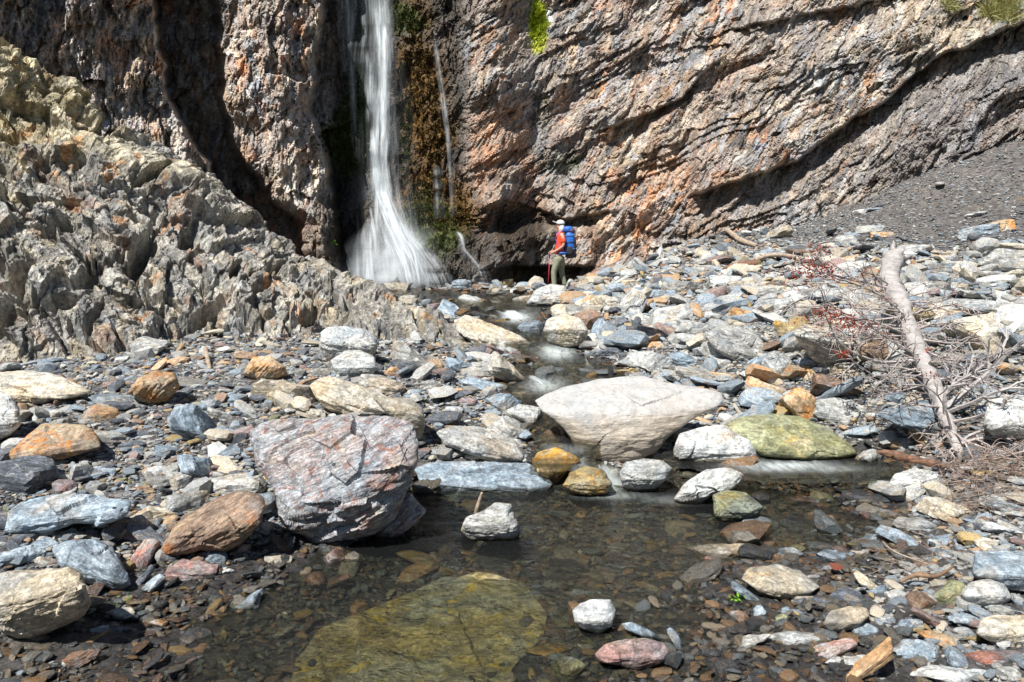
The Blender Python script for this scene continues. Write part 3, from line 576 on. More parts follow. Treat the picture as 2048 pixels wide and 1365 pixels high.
hero([(318,1106),(345,1060),(372,1030),(430,1000),(470,985),(500,983),(525,992),(531,1012),(520,1050),(480,1090),(450,1106),(400,1100),(340,1112)], 'R', 'dark brown triangular boulder left of the striped boulder', 'the brown triangular boulder', kt=1.3, kb=.45, T=.10, Tb=.35, crease=(318,1085,531,1040), nf=130, ns=36, ang=28)
hero([(103,1100),(130,1083),(190,1079),(225,1093),(250,1138),(263,1170),(238,1184),(180,1168),(120,1132)], 'B', 'blue-grey angular boulder with rusty veins at left', 'the blue-grey angular boulder', kt=1.3, T=.10, crease=(110,1125,260,1172), ang=-25, nf=110, ns=30)
hero([(-40,1160),(20,1143),(90,1140),(140,1134),(165,1150),(172,1180),(182,1205),(170,1232),(120,1257),(60,1280),(10,1268),(-40,1235)], 'C', 'big pale boulder with orange stains in the lower left corner', 'the lower left corner boulder', kt=1.2, kb=.4, T=.14, Tb=.4, crease=(-40,1215,180,1170), nf=140, ns=40, ang=18)
hero([(8,1062),(18,1025),(60,1000),(110,990),(200,992),(262,1003),(255,1030),(200,1050),(150,1047),(90,1068),(40,1072)], 'B', 'long smooth blue slab at left above the blue-grey angular boulder', 'the long blue slab', name='stone_slab', kt=1.7, T=.09, crease=(8,1050,262,1020), nf=110, ns=30, ang=8)
hero([(1086,662),(1094,638),(1130,627),(1162,638),(1178,662),(1168,688),(1132,703),(1102,694)], 'C', 'round cream boulder standing in the middle of the stream', 'the round cream boulder', kt=.9, T=.2, Tb=.4, st=.4, crease=(1086,655,1178,660))
hero([(1052,608),(1070,580),(1100,568),(1132,572),(1140,595),(1130,612),(1090,618),(1060,617)], 'W', 'pale grey boulder right below the hiker', 'the boulder below the hiker', kt=.8, T=.2, Tb=.4, st=.6)
hero([(907,642),(930,631),(985,648),(1040,672),(1062,688),(1040,696),(1000,698),(950,690),(916,664)], 'C', 'long tilted tan slab across the left side of the upper stream', 'the tilted tan slab', name='stone_slab', kt=1.6, T=.10, crease=(907,665,1062,692), ang=-25)
hero([(1583,662),(1610,648),(1660,655),(1712,680),(1706,715),(1682,736),(1650,740),(1622,715),(1600,688)], 'G', 'dark-faced wedge boulder under the red leaves of the fallen tree', 'the dark-faced wedge boulder', kt=1.9, kb=.9, T=.1, crease=(1583,668,1712,690), nf=110, ns=32, ang=-15)
hero([(1716,690),(1740,668),(1775,665),(1800,680),(1802,715),(1775,735),(1735,732),(1716,715)], 'R', 'knobbly brown boulder right of the dark-faced wedge boulder', 'the knobbly brown boulder', kt=.9, T=.14)
hero([(1408,668),(1440,652),(1490,652),(1520,670),(1536,705),(1510,724),(1470,725),(1430,700)], 'G', 'mid-grey angular slab in the scree above the tan slab', 'the angular grey slab', name='stone_slab', kt=1.3, T=.1, crease=(1408,695,1536,712), ang=-20)
hero([(1748,828),(1800,808),(1850,800),(1900,812),(1905,850),(1890,872),(1840,866),(1790,850)], 'B', 'flat blue-grey slab crossed by the shadow of the dead trunk', 'the slab under the dead trunk', name='stone_slab', kt=1.5, T=.07, crease=(1748,838,1905,862), ang=-10)
hero([(1966,850),(1975,800),(2010,790),(2090,795),(2110,850),(2080,885),(2030,880),(1985,872)], 'W', 'large pale boulder at the right edge behind tangled branches', 'the pale boulder at the right edge', kt=1.0, T=.15)
hero([(1482,1158),(1498,1136),(1555,1130),(1600,1142),(1641,1174),(1620,1190),(1595,1196),(1568,1202),(1520,1186)], 'C', 'large pale oval slab on the right bank shingle', 'the pale oval slab', name='stone_slab', kt=2.0, T=.05, Tb=.1, crease=(1482,1172,1641,1184), ang=-8, nf=120, ns=30, st=.6)
hero([(1645,1248),(1660,1222),(1700,1212),(1735,1216),(1740,1232),(1715,1255),(1680,1267),(1655,1262)], 'C', 'smooth oval stone with a tan centre on the right shingle', 'the tan-centred oval stone', name='stone', kt=1.4, T=.04, Tb=.08, ang=12, st=.3)
hero([(1920,1190),(1940,1165),(1975,1157),(2010,1168),(2024,1198),(2005,1212),(1960,1214),(1930,1205)], 'W', 'bright white quartz stone on the right shingle', 'the white quartz stone', name='stone', kt=.9, T=.07, st=.4)
hero([(1953,1268),(1962,1238),(1990,1230),(2080,1234),(2100,1270),(2060,1288),(1990,1290)], 'C', 'cream squared block below the white quartz stone', 'the cream squared block', name='stone_block', kt=1.4, T=.05)
hero([(1944,1150),(1950,1105),(2000,1100),(2090,1105),(2110,1150),(2060,1180),(2000,1178)], 'B', 'large smooth blue-grey boulder at the right edge of the shingle', 'the blue-grey boulder at the right edge', kt=1.4, T=.08)
hero([(1145,1222),(1160,1208),(1180,1199),(1222,1200),(1232,1222),(1224,1252),(1200,1270),(1165,1260),(1150,1245)], 'W', 'pale grey stone standing alone in the pool', 'the lone pale stone in the pool', name='stone', kt=1.0, T=.06, nf=110, ns=28, zb=-.03)
hero([(1190,1310),(1210,1290),(1240,1280),(1290,1276),(1330,1288),(1340,1305),(1322,1328),(1280,1342),(1230,1330),(1200,1325)], 'P', 'red and grey block near the bottom centre of the pool', 'the red and grey block', name='stone_block', kt=1.3, T=.05, nf=110, ns=28, zb=-.03)
hero([(1243,1248),(1262,1244),(1300,1262),(1332,1282),(1322,1287),(1280,1272),(1252,1260)], 'B', 'thin blue-grey slat leaning behind the red and grey block', 'the thin slat', name='stone_slab', kt=1.0, T=.02, Tb=.04, ang=-30)
hero([(922,1060),(932,1035),(965,1022),(990,1006),(1022,1008),(1030,1035),(1042,1062),(1035,1080),(980,1084),(935,1078)], 'G', 'rough grey and rust rock standing at the pool head with a stick', 'the rough rock with the stick', name='rock', kt=.9, T=.1, nf=110, ns=30, st=1.6, zb=-.05)
hero([(1238,948),(1250,925),(1290,917),(1325,922),(1345,938),(1330,962),(1310,980),(1270,985),(1245,975)], 'W', 'white crackled boulder just below the great tan slab', 'the white crackled boulder', kt=.9, T=.12, zb=-.03)
hero([(1346,1000),(1370,965),(1410,940),(1460,935),(1488,950),(1480,965),(1430,985),(1400,1008),(1365,1012)], 'W', 'elongated white veined rock beside the upper pool outlet', 'the white veined rock', name='rock', kt=.9, T=.1, ang=25, zb=-.04, st=1.4)
hero([(1425,990),(1455,980),(1490,985),(1528,1015),(1515,1032),(1480,1042),(1440,1050),(1428,1030)], 'L', 'grey-green wet triangular rock below the white veined rock', 'the grey-green triangular rock', name='rock', kt=1.0, T=.08, zb=-.06)
hero([(1774,972),(1790,948),(1830,936),(1875,945),(1890,965),(1870,982),(1820,985),(1785,982)], 'W', 'pale blue-white rock at the right end of the upper pool', 'the blue-white rock', name='rock', kt=.9, T=.08, ang=10)
hero([(1062,925),(1075,905),(1110,894),(1150,912),(1162,922),(1135,945),(1110,975),(1085,962)], 'Y', 'wet golden-ochre square rock left of the tan slab', 'the golden square rock', name='rock', kt=1.3, T=.06, st=.4)
hero([(1125,972),(1140,945),(1170,932),(1205,938),(1225,968),(1215,988),(1180,992),(1140,988)], 'Y', 'wet brown and gold rock beside the small cascade', 'the wet gold rock', name='rock', kt=.9, T=.1, zb=-.02)
hero([(575,1400),(590,1320),(640,1258),(740,1215),(850,1168),(960,1142),(1050,1165),(1098,1230),(1088,1275),(1050,1310),(1000,1370),(930,1420),(700,1440)], 'U', 'huge submerged golden-olive slab under the near pool water', 'the submerged golden slab', name='stone_slab', kt=2.35, kb=2.35, crease=(575,1440,1098,1439), T=.02, Tb=.1, nf=160, ns=50, st=.5, zb=-.05)

gen = """85 832 75 32 0 W;205 830 95 36 -8 O;240 803 112 34 -3 B;388 848 92 50 -62 B;392 934 76 48 -60 B;562 790 140 62 -3 C;625 826 64 31 0 C;50 955 124 76 -5 D;157 947 54 46 8 W;131 973 48 32 0 P
212 942 54 25 0 B;301 978 56 22 0 R;311 943 50 26 0 W;358 962 46 40 5 G;476 972 114 60 0 W;360 1005 102 50 8 C;308 1030 84 56 -10 C;290 1068 90 30 -3 B;145 1070 80 28 3 W;250 1050 72 24 -12 R
292 1108 62 44 75 P;380 1143 112 42 -2 P;432 1113 46 36 -5 B;486 1100 30 22 0 P;448 1142 38 22 0 W;556 1120 58 28 -5 C;290 1152 66 18 50 D;305 1172 44 30 62 B;257 1201 54 15 -8 O;228 1263 96 20 -5 B
188 1282 66 18 5 B;243 1225 74 28 12 G;676 1117 62 40 -30 P;690 1105 40 18 -35 O;317 1245 44 28 0 O;528 1225 58 15 5 R;575 1227 16 18 0 W;160 1315 84 38 25 R;30 1112 96 52 10 B;12 1088 34 20 0 W
97 1125 46 20 -35 G;92 1090 52 36 0 B;52 1072 58 32 0 D;12 912 44 28 0 D;247 688 50 30 0 C;300 698 76 40 5 W;765 772 92 38 -4 G;785 745 34 25 0 O;823 601 44 24 0 C;792 578 52 26 0 C
924 571 48 24 0 B;946 603 66 19 -14 W;1004 607 46 16 0 G;858 632 50 18 -6 G;894 640 30 24 0 G;899 618 48 26 -30 B;868 616 30 19 0 P;1061 661 52 36 5 B;1026 693 74 28 4 G;1049 711 88 25 0 P
1012 744 96 36 -42 C;948 723 48 22 -5 C;917 732 54 28 -15 B;871 727 36 26 -50 O;822 715 90 40 -38 W;812 735 72 32 -20 D;964 772 98 28 -10 B;1008 807 66 44 25 B;1046 790 48 20 0 W;1047 830 72 48 -5 W
1020 862 104 48 -22 G;907 824 38 24 0 W;1179 747 52 20 0 B;1150 736 34 18 0 G;1217 708 72 27 8 D;1278 720 92 34 10 W;1315 728 64 34 30 W;1305 692 46 18 8 O;1251 743 50 15 0 Y;1370 720 64 34 -8 B
1388 755 82 42 -5 W;1326 752 46 26 0 G;1200 656 40 30 60 B;1262 612 72 36 52 W;1210 607 78 36 10 C;1230 683 92 26 15 W;1346 630 80 38 10 W;1372 665 58 30 0 W;1340 654 36 14 5 C;1256 567 36 19 8 C
1142 569 24 18 70 W;1127 620 56 27 0 C;1186 692 36 23 0 R;1388 656 74 36 0 W;1425 705 48 38 -20 W;1516 727 48 28 50 B;1555 738 72 58 -60 G;1607 748 54 38 10 O;1622 733 52 36 0 B;1522 779 80 44 -25 O
1592 808 92 52 -55 O;1676 777 108 48 -10 R;1678 818 120 54 -8 W;1704 737 82 32 0 G;1567 660 40 38 0 Y;1474 614 60 26 10 Y;1480 633 46 32 -5 O;1540 619 82 42 10 W;1610 627 74 42 0 W;1545 586 72 34 15 G
1561 467 46 24 20 C;1370 578 68 34 0 G;1765 470 52 16 0 O;1690 483 44 23 5 W;1735 458 66 18 10 W;1722 425 36 12 5 W;1950 464 84 28 5 B;1996 455 64 26 5 O;1950 430 50 14 0 W;2020 523 112 54 -8 G
2025 498 62 14 5 W;1985 556 94 24 -3 W;1970 620 156 46 -6 W;1955 672 124 64 -48 C;1860 580 94 32 0 W;2007 740 48 33 -20 O;2020 660 60 33 0 W;1905 728 64 42 -10 C;1972 744 38 32 0 G;1800 890 44 28 20 G
1848 895 44 16 5 P;1860 880 32 20 0 C;1887 902 24 15 0 O;1735 918 50 36 30 G;1830 987 34 23 20 C;1897 994 74 22 -12 C;1900 1022 104 48 -15 C;2002 1013 80 46 0 G;1778 1028 66 20 -5 G;1732 1033 32 24 0 P
1838 1050 100 37 -2 G;1797 1075 84 36 -20 B;1745 1080 72 22 8 B;2012 1060 82 30 -10 W;1977 1091 58 28 0 C;1725 1105 54 16 0 W;1672 1115 86 28 -5 B;1572 1108 64 24 12 B;1584 1124 62 16 0 R;1440 1103 142 42 5 C
1421 1124 30 28 0 P;1530 1090 58 22 0 C;1493 1187 70 22 -32 B;1737 1166 60 28 -35 C;1687 1141 88 18 -8 G;1890 1185 82 46 42 L;1840 1202 54 44 -30 R;1794 1193 48 24 0 W;1643 1201 40 22 0 D;1586 1225 52 18 -5 B
1599 1203 36 22 20 D;1699 1195 68 36 0 D;1515 1222 30 20 25 B;1480 1235 46 28 10 R;1464 1256 40 15 0 B;1766 1238 50 30 0 W;1863 1240 88 29 -25 P;1930 1240 84 32 -5 B;1820 1250 72 28 8 B;1733 1260 60 28 5 B
1882 1278 104 28 -18 O;1598 1277 144 34 -2 W;1667 1297 96 32 22 P;1503 1283 84 32 18 G;1740 1325 136 36 42 O;1832 1302 98 44 5 B;1990 1312 124 34 5 P;1905 1352 164 44 0 W;1913 1318 70 32 -30 B;1693 1322 98 28 5 W
2025 1350 64 42 0 G;2012 1222 84 25 -8 G;1100 1304 106 36 6 Y;1137 1336 80 46 35 L;1172 1296 44 24 0 W;1354 1280 54 26 -55 B;1338 1327 32 14 0 O;1175 1189 82 18 5 B;1253 1060 54 18 0 W;1212 1143 52 14 0 G
1255 1008 28 18 0 W;1297 1008 58 18 0 Y;893 1038 64 24 -4 C;888 1062 62 26 0 Y;872 1117 62 12 3 O;1470 937 110 28 -10 D;1462 815 38 14 0 B;1525 820 28 20 0 B;1160 860 60 50 -40 D;1120 985 30 14 0 R
700 905 1 1 0 G;1345 860 60 30 0 G;1545 1010 60 18 0 D;1610 1000 90 26 4 R;1690 1035 60 14 0 R;1600 1050 80 34 -5 D;520 880 50 20 0 G;455 905 60 24 10 B;330 905 52 26 -8 B;270 890 46 24 12 D
110 870 40 22 0 R;440 830 54 30 -15 G;470 800 60 24 8 B;640 745 40 20 0 G;180 1010 1 1 0 B;600 800 44 22 0 R;900 790 60 24 -8 D;860 770 44 22 10 G;935 805 40 20 -5 P;880 835 44 20 8 D
1450 560 70 22 4 W;1620 545 80 24 -3 W;1700 530 70 20 5 G;1830 500 80 22 3 W;1900 540 76 24 -4 B;1680 590 90 30 4 W;1760 610 70 28 0 G;1480 570 60 22 8 C;1320 590 60 26 5 B;1290 640 60 30 -12 W
1420 610 56 26 10 B;1130 590 1 1 0 G;1000 585 40 18 0 C;960 575 34 16 0 R;1045 600 40 16 10 G;1230 580 44 18 0 W;1180 600 36 16 0 B;1300 560 40 16 5 B;1400 540 50 18 0 G;1760 570 60 20 0 C
1750 1180 44 20 20 B;1660 1230 40 18 0 D;1560 1240 44 20 15 L;1780 1140 60 18 -5 D;1850 1130 50 20 10 R;1900 1110 60 22 -8 B;1950 1040 60 22 0 D;1880 1080 60 20 5 B;1640 1090 40 16 0 W;2030 1130 1 1 0 B"""
rng = np.random.default_rng(5)
CW = dict(B='blue-grey', G='mid-grey', W='pale whitish', C='cream', D='dark slate', O='rust-orange', P='purplish', R='reddish-brown', Y='ochre-yellow', L='olive', S='striped')
LM = [(q[0], q[1], q[4]) for q in PLACED]+[(1120, 520, 'the hiker'), (760, 500, 'the main waterfall'), (1830, 640, 'the dead trunk'), (1830, 915, 'the driftwood wedge')]
SPECS = []
for e in gen.replace('\n', ';').split(';'):
    a = e.split(); u, v, L_, B_, an = map(float, a[:5])
    if L_ > 5: SPECS.append((u, v, L_, B_, an, a[5], 0))
def free(u, v, L_, f=.72):
    return all(abs(u-q[0]) > (q[2]+L_/2)*f or abs(v-q[1]) > (q[3]+L_/5)*f for q in PLACED) and all(abs(u-q[0]) > (q[2]+L_)/2*f or abs(v-q[1]) > (q[3]/2+L_/5)*f for q in SPECS)
tries = 0
while len(SPECS)+len(PLACED) < 296 and tries < 8000:
    tries += 1; u = rng.uniform(0, 2040); v = 560+rng.beta(1.1, 1.5)*800
    if v < 620 and u < 1000 or v < 735 and u < 700+((v-560)*1.9) or (v > 1100 and u < 1450 and rng.random() < .9) or v < 640-.22*(u-900) and u > 1100 and v < 520: continue
    L_ = (20+.05*(v-520))*rng.uniform(.8, 1.5)
    if not free(u, v, L_, .8): continue
    if 820 < u < 1420 and 990 < v < 1300: continue
    c = rng.choice(list('BGWCDORP'), p=[.26, .2, .18, .12, .1, .05, .05, .04] if u < 1000 else [.24, .2, .26, .12, .06, .05, .03, .04])
    SPECS.append((u, v, L_, L_*rng.uniform(.3, .62), rng.normal()*12, str(c), 1))
def rel(u, v, k=0):
    d = sorted(((abs(u-a)*.8+abs(v-b)*1.4, a, b, n) for a, b, n in LM))[k]; du, dv = u-d[1], v-d[2]
    far_ = d[0] > 130
    if abs(du) > abs(dv)*1.6: r = 'left of' if du < 0 else 'right of'
    elif dv < 0: r = 'behind'
    else: r = 'in front of'
    return ('well ' if far_ and r != 'behind' else 'far ' if far_ else '')+r+' '+d[3]
used_l = set(); reg = []
def make_label(u, v, L_, B_, code):
    sz = 'small' if L_ < 38 else 'medium-sized' if L_ < 66 else 'large'; ra = L_/B_
    sh = 'long thin slate' if ra > 3.3 else 'flat stone' if ra > 2.3 else 'oblong stone' if ra > 1.5 else 'blocky stone'
    base = f"{sz} {CW[code]} {sh} "
    for c in (base+rel(u, v), base+'lying '+rel(u, v, 1), base+'just '+rel(u, v, 2).replace('well ', '').replace('far ', ''), base+'resting '+rel(u, v, 3), base+'set '+rel(u, v, 4), base+'lodged '+rel(u, v, 5), base+'seen '+rel(u, v, 6)):
        if c not in used_l: break
    used_l.add(c); return c
SPECS.sort(key=lambda q: -q[2])
for k, (u, v, L_, B_, an, code, auto) in enumerate(SPECS):
    r2 = np.random.default_rng(100+k); a = D2R(an); hh = math.hypot(L_/2*math.sin(a), B_/2*math.cos(a))
    X, Yb, Zb = hit(u, v+hh-2); dep = math.atan2(CAMZ-Zb, Yb); s_ = Yb/FPX
    Hx = L_/2*s_; e = B_/2*s_
    Dy = min(e*.75/max(math.sin(dep), .1), 1.1*Hx if L_/B_ < 2 else .8*Hx); Hz = math.sqrt(max(e*e-(Dy*math.sin(dep))**2, (.35*e)**2))
    Yc = Yb+Dy*.75; s2 = Yc/FPX; Hx *= s2/s_; Hz *= s2/s_*1.05; C = np.array(at(u, v+1.5, Yc))
    V0, F0 = ico(4 if L_ > 60 else 3)
    P = poly_rock(V0, r2, p=12 if code in 'WC' and r2.random() < .25 else 34, n=11)*np.array([Hx, Dy, Hz]); P = rough_rock(P, F0, 2*(Hx*Hz)**.5*1.15, k+3, st=.9 if code in 'BGDPR' else .4)
    Rm = frameY(an, 0, r2.normal()*.08); yawR = np.array(Matrix.Rotation(r2.normal()*.25 if L_/B_ < 2.5 else 0, 3, 'Z')); Rm = Rm@yawR
    Pw = P@Rm.T+C
    nm = 'boulder' if L_*s2 > .75 else 'stone_slab' if L_/B_ > 2.6 else 'stone'
    finish_rock(nm, Pw, F0, C, Rm, MAT[code] if L_*s2 > .45 else MATS[code] if L_*s2 < .25 else MAT[code], make_label(u, v, L_, B_, code))

# ------------------------------------------------------------------ shingle: tens of thousands of small stones, instanced as one mass
codes = list('BGWCDORPYL'); protoc = bpy.data.collections.new('stone_shapes'); NS = 5; pi_ = 0
r3 = np.random.default_rng(77)
shapes = []
for k in range(NS):
    V0, F0 = ico(2); P = poly_rock(V0, np.random.default_rng(300+k), p=26, n=11); asp = [(1, .7, .26), (1, .55, .2), (1, .8, .45), (1, .62, .32), (1, .5, .15)][k]
    P = P*np.array(asp)*.5; P = rough_rock(P, F0, .7, 40+k, st=1.2); shapes.append((P, F0))
for wetk, MM in enumerate((MATS, MATW)):
    for ci, c in enumerate(codes):
        for k in range(NS):
            me = mesh_from('stone_shape', shapes[k][0], shapes[k][1], MM[c]); o = bpy.data.objects.new('s%03d' % pi_, me); protoc.objects.link(o); pi_ += 1
gnt = bpy.data.node_groups.new('scatter', 'GeometryNodeTree'); gnt.interface.new_socket('Geometry', in_out='INPUT', socket_type='NodeSocketGeometry'); gnt.interface.new_socket('Geometry', in_out='OUTPUT', socket_type='NodeSocketGeometry')
gi = gnt.nodes.new('NodeGroupInput'); go = gnt.nodes.new('NodeGroupOutput'); iop = gnt.nodes.new('GeometryNodeInstanceOnPoints'); ci_ = gnt.nodes.new('GeometryNodeCollectionInfo')
ci_.inputs['Collection'].default_value = protoc; ci_.inputs['Separate Children'].default_value = True; ci_.inputs['Reset Children'].default_value = True
def nattr(n, ty):
    q = gnt.nodes.new('GeometryNodeInputNamedAttribute'); q.data_type = ty; q.inputs['Name'].default_value = n; return q.outputs['Attribute']
e2r = gnt.nodes.new('FunctionNodeEulerToRotation')
gnt.links.new(gi.outputs[0], iop.inputs['Points']); gnt.links.new(ci_.outputs[0], iop.inputs['Instance']); iop.inputs['Pick Instance'].default_value = True
gnt.links.new(nattr('pid', 'INT'), iop.inputs['Instance Index']); gnt.links.new(nattr('rot', 'FLOAT_VECTOR'), e2r.inputs[0]); gnt.links.new(e2r.outputs[0], iop.inputs['Rotation']); gnt.links.new(nattr('scl', 'FLOAT_VECTOR'), iop.inputs['Scale'])
gnt.links.new(iop.outputs[0], go.inputs[0])
def scatter(name, P, rot_, scl, pid, label):
    me = bpy.data.meshes.new(name); me.vertices.add(len(P)); me.vertices.foreach_set('co', np.asarray(P, np.float32).ravel())
    for n, ty, key, d in (('rot', 'FLOAT_VECTOR', 'vector', rot_), ('scl', 'FLOAT_VECTOR', 'vector', scl), ('pid', 'INT', 'value', pid)):
        a = me.attributes.new(n, ty, 'POINT'); a.data.foreach_set(key, np.ascontiguousarray(d, np.float32 if ty != 'INT' else np.int32).ravel())
    o = link(name, me, kind='stuff', label=label); m = o.modifiers.new('scatter', 'NODES'); m.node_group = gnt; return o
def field(n, y0, y1, lo, hi, pw, seed, dens=None):
    r = np.random.default_rng(seed); t = r.random(n); y = np.sqrt(y0*y0+t*(y1*y1-y0*y0)); x = r.uniform(-1, 1, n)*(.72*y+1.5)+.02*y
    s_ = lo*(hi/lo)**(r.random(n)**pw); z = Gs(x, y)
    return r, x, y, z, s_
def place(name, n, y0, y1, lo, hi, pw, seed, label, tl=0, cond=None):
    r, x, y, z, s_ = field(n, y0, y1, lo, hi, pw, seed); u, v = proj(np.stack([x, y, z], -1))
    wl2 = wlevel(x, y); wl2 = np.where(wl2 < -5, -9, wl2)
    # dark fine scree at the cliff foot: only small stones
    upper = ss(520, 455, v+.08*(1500-u).clip(0, 400)); keep = r.random(n) > upper*(.25+.7*(s_ > .09)); keep &= ~((y > 20.5) & (x < 3))
    if cond is not None: keep &= cond(x, y, u, v)
    keep &= ~((u > 1092) & (u < 1150) & (v > 556) & (v < 590) & (s_ > .07)); keep &= ~((u > 1120) & (u < 1350) & (v > 850) & (v < 985) & (s_ > .09)); keep &= ~((blob(u, v, 850, 1290, 230, 95, 8) > .5) & (r.random(n) < .86))
    pl = np.array([.26, .2, .13, .09, .17, .04, .04, .04, .02, .01]); pr = np.array([.26, .2, .25, .12, .05, .04, .03, .03, .02, .0]); pw_ = np.array([.16, .15, .03, .05, .27, .09, .14, .05, .04, .02])
    clus = fbm(x*.8, y*.8, o=3, seed=seed+2)
    cp = []
    for pp in (pl, pr, pw_): cp.append(np.cumsum(pp/pp.sum()))
    w = ss(700, 1300, u); q = r.random(n); wetf = (z < wl2+.035)
    idx = np.where(wetf, np.searchsorted(cp[2], q), np.where(r.random(n) < w, np.searchsorted(cp[1], q), np.searchsorted(cp[0], q))).clip(0, 9)
    idx = np.where((upper > .5) & (q > .62), 4, idx); idx = np.where((clus > .35) & (r.random(n) < .4), 5, idx)
    wetf |= (z < wl2+.07) & (r.random(n) < .5); wetf |= (v > 1080) & (z < .06) & (r.random(n) < .75)
    shp = r.choice(NS, n, p=[.28, .26, .14, .2, .12]); pid = wetf*(10*NS)+idx*NS+shp
    order_ = np.array([0]); tilt = .16+tl+.25*(r.random(n) < .3)
    rot_ = np.stack([r.normal(size=n)*tilt, r.normal(size=n)*tilt, r.uniform(0, 6.283, n)], -1)
    scl = np.stack([s_*r.uniform(.85, 1.25, n), s_*r.uniform(.8, 1.15, n), s_*r.uniform(.7, 1.35, n)], -1)
    zz = z+s_*.05+r.random(n)**2*s_*.25
    k = keep; return scatter(name, np.stack([x, y, zz], -1)[k], rot_[k], scl[k], pid[k], label)
place('rubble', 3000, 7.2, 20.5, .26, .62, 1.6, 505, 'jumbled angular grey and cream blocks heaped on the scree', .12, lambda x, y, u, v: (stream(x, y)[1] > 1.5) & (u > 900+.25*(v-560)) & (v > 505+.0*u) & (RNG.random(len(x)) < ss(640, 1200, u)))
place('cobbles', 4300, 4.6, 21, .15, .38, 2.0, 501, 'mixed grey and cream cobbles between the larger rocks')
place('shingle', 45000, 3.2, 20.8, .05, .15, 1.5, 502, 'flat slaty shingle covering both banks and the scree')
place('gravel', 92000, 3.0, 10.5, .018, .07, 1.2, 503, 'fine dark gravel on the banks and the stream bed')
place('fine_scree', 30000, 9.5, 20.8, .03, .07, 1.0, 504, 'fine broken slate filling the gaps on the upper scree')

# ------------------------------------------------------------------ water
def water_mat():
    t = NT('clear_stream_water'); t.n.remove(t.b); geo = t.N('ShaderNodeNewGeometry').outputs['Position']
    m1_ = t.mapping(geo, (1.0, 1.6, 1.0)); a = t.noise(m1_, 5.5, 4, .55, .6); b_ = t.noise(m1_, 24, 3, .5, .4)
    n = t.bump(a, .6, .06); n = t.bump(b_, .45, .014, n)
    tr = t.N('ShaderNodeBsdfTransparent'); tr.inputs[0].default_value = (.70, .72, .62, 1)
    gl = t.N('ShaderNodeBsdfGlossy'); gl.inputs['Roughness'].default_value = .07; t.L(n, gl.inputs['Normal'])
    fr = t.N('ShaderNodeFresnel', i_IOR=1.33); t.L(n, fr.inputs['Normal'])
    m1 = t.N('ShaderNodeMixShader'); t.L(t.math('MULTIPLY', fr.outputs[0], 1.0, True), m1.inputs[0]); t.L(tr, m1.inputs[1]); t.L(gl, m1.inputs[2])
    df = t.N('ShaderNodeBsdfDiffuse'); df.inputs[0].default_value = (.55, .60, .60, 1)
    st = t.mapping(geo, (9, 2.2, 2)); sn = t.noise(st, 2.2, 4, .6)
    foam = t.math('MULTIPLY', t.attr('foam'), t.ramp(sn, .25, .65, .35, 1)); foam = t.math('ADD', foam, .012, True)
    m2 = t.N('ShaderNodeMixShader'); t.L(foam, m2.inputs[0]); t.L(m1, m2.inputs[1]); t.L(df, m2.inputs[2]); t.L(m2, t.out.inputs[0]); return t.m
WATER = water_mat()
def water_sheet(name, xs, ys, fn, label=None):
    x, y = np.meshgrid(xs, ys); z, ok = fn(x, y); keep = ok[:-1, :-1] & ok[1:, 1:] & ok[:-1, 1:] & ok[1:, :-1]
    F = grid_faces(*x.shape, keep)
    gyv, gxv = np.gradient(z, ys[1]-ys[0], xs[1]-xs[0]); foam = ss(.22, .9, np.hypot(gxv, gyv))*.5*ss(1.1, .5, stream(x, y)[1])
    u, v = proj(np.stack([x, y, z], -1))
    for cu, cv, ru, rv, w in ((1565, 932, 85, 10, .85), (1650, 938, 60, 7, .4), (1215, 962, 20, 26, .55), (1230, 992, 60, 7, .3), (1115, 705, 30, 14, .8), (1090, 772, 36, 14, .5), (1035, 636, 26, 10, .8), (1350, 1000, 60, 8, .2)):
        foam = np.maximum(foam, w*blob(u, v, cu, cv, ru, rv))
    P = np.stack([x, y, z+.008*fbm(x*4, y*4, o=3, seed=15)], -1).reshape(-1, 3)
    used = np.unique(F); mp = -np.ones(len(P), int); mp[used] = np.arange(len(used))
    return link(name, mesh_from(name, P[used], mp[F], WATER, {'foam': foam.ravel()[used]}, smooth=True), kind='structure')
water_sheet('pool_water', np.linspace(-5, 5.5, 300), np.linspace(1.6, 6.62, 160), lambda x, y: (0*x, (Gs(x, y) < .05) & (stream(x, y)[1] > .0)))
def fs(x, y):
    lev, q = stream(x, y); return np.where(y < 6.62, np.maximum(lev, .004), lev), (lev > Gs(x, y)-.04) & (q < 1.3) & (y > 6.2) & ~((y < 6.62) & ((lev < .03) | (q > 1)))
water_sheet('stream_water', np.linspace(-5, 4.5, 360), np.linspace(6.2, 19, 520), fs)

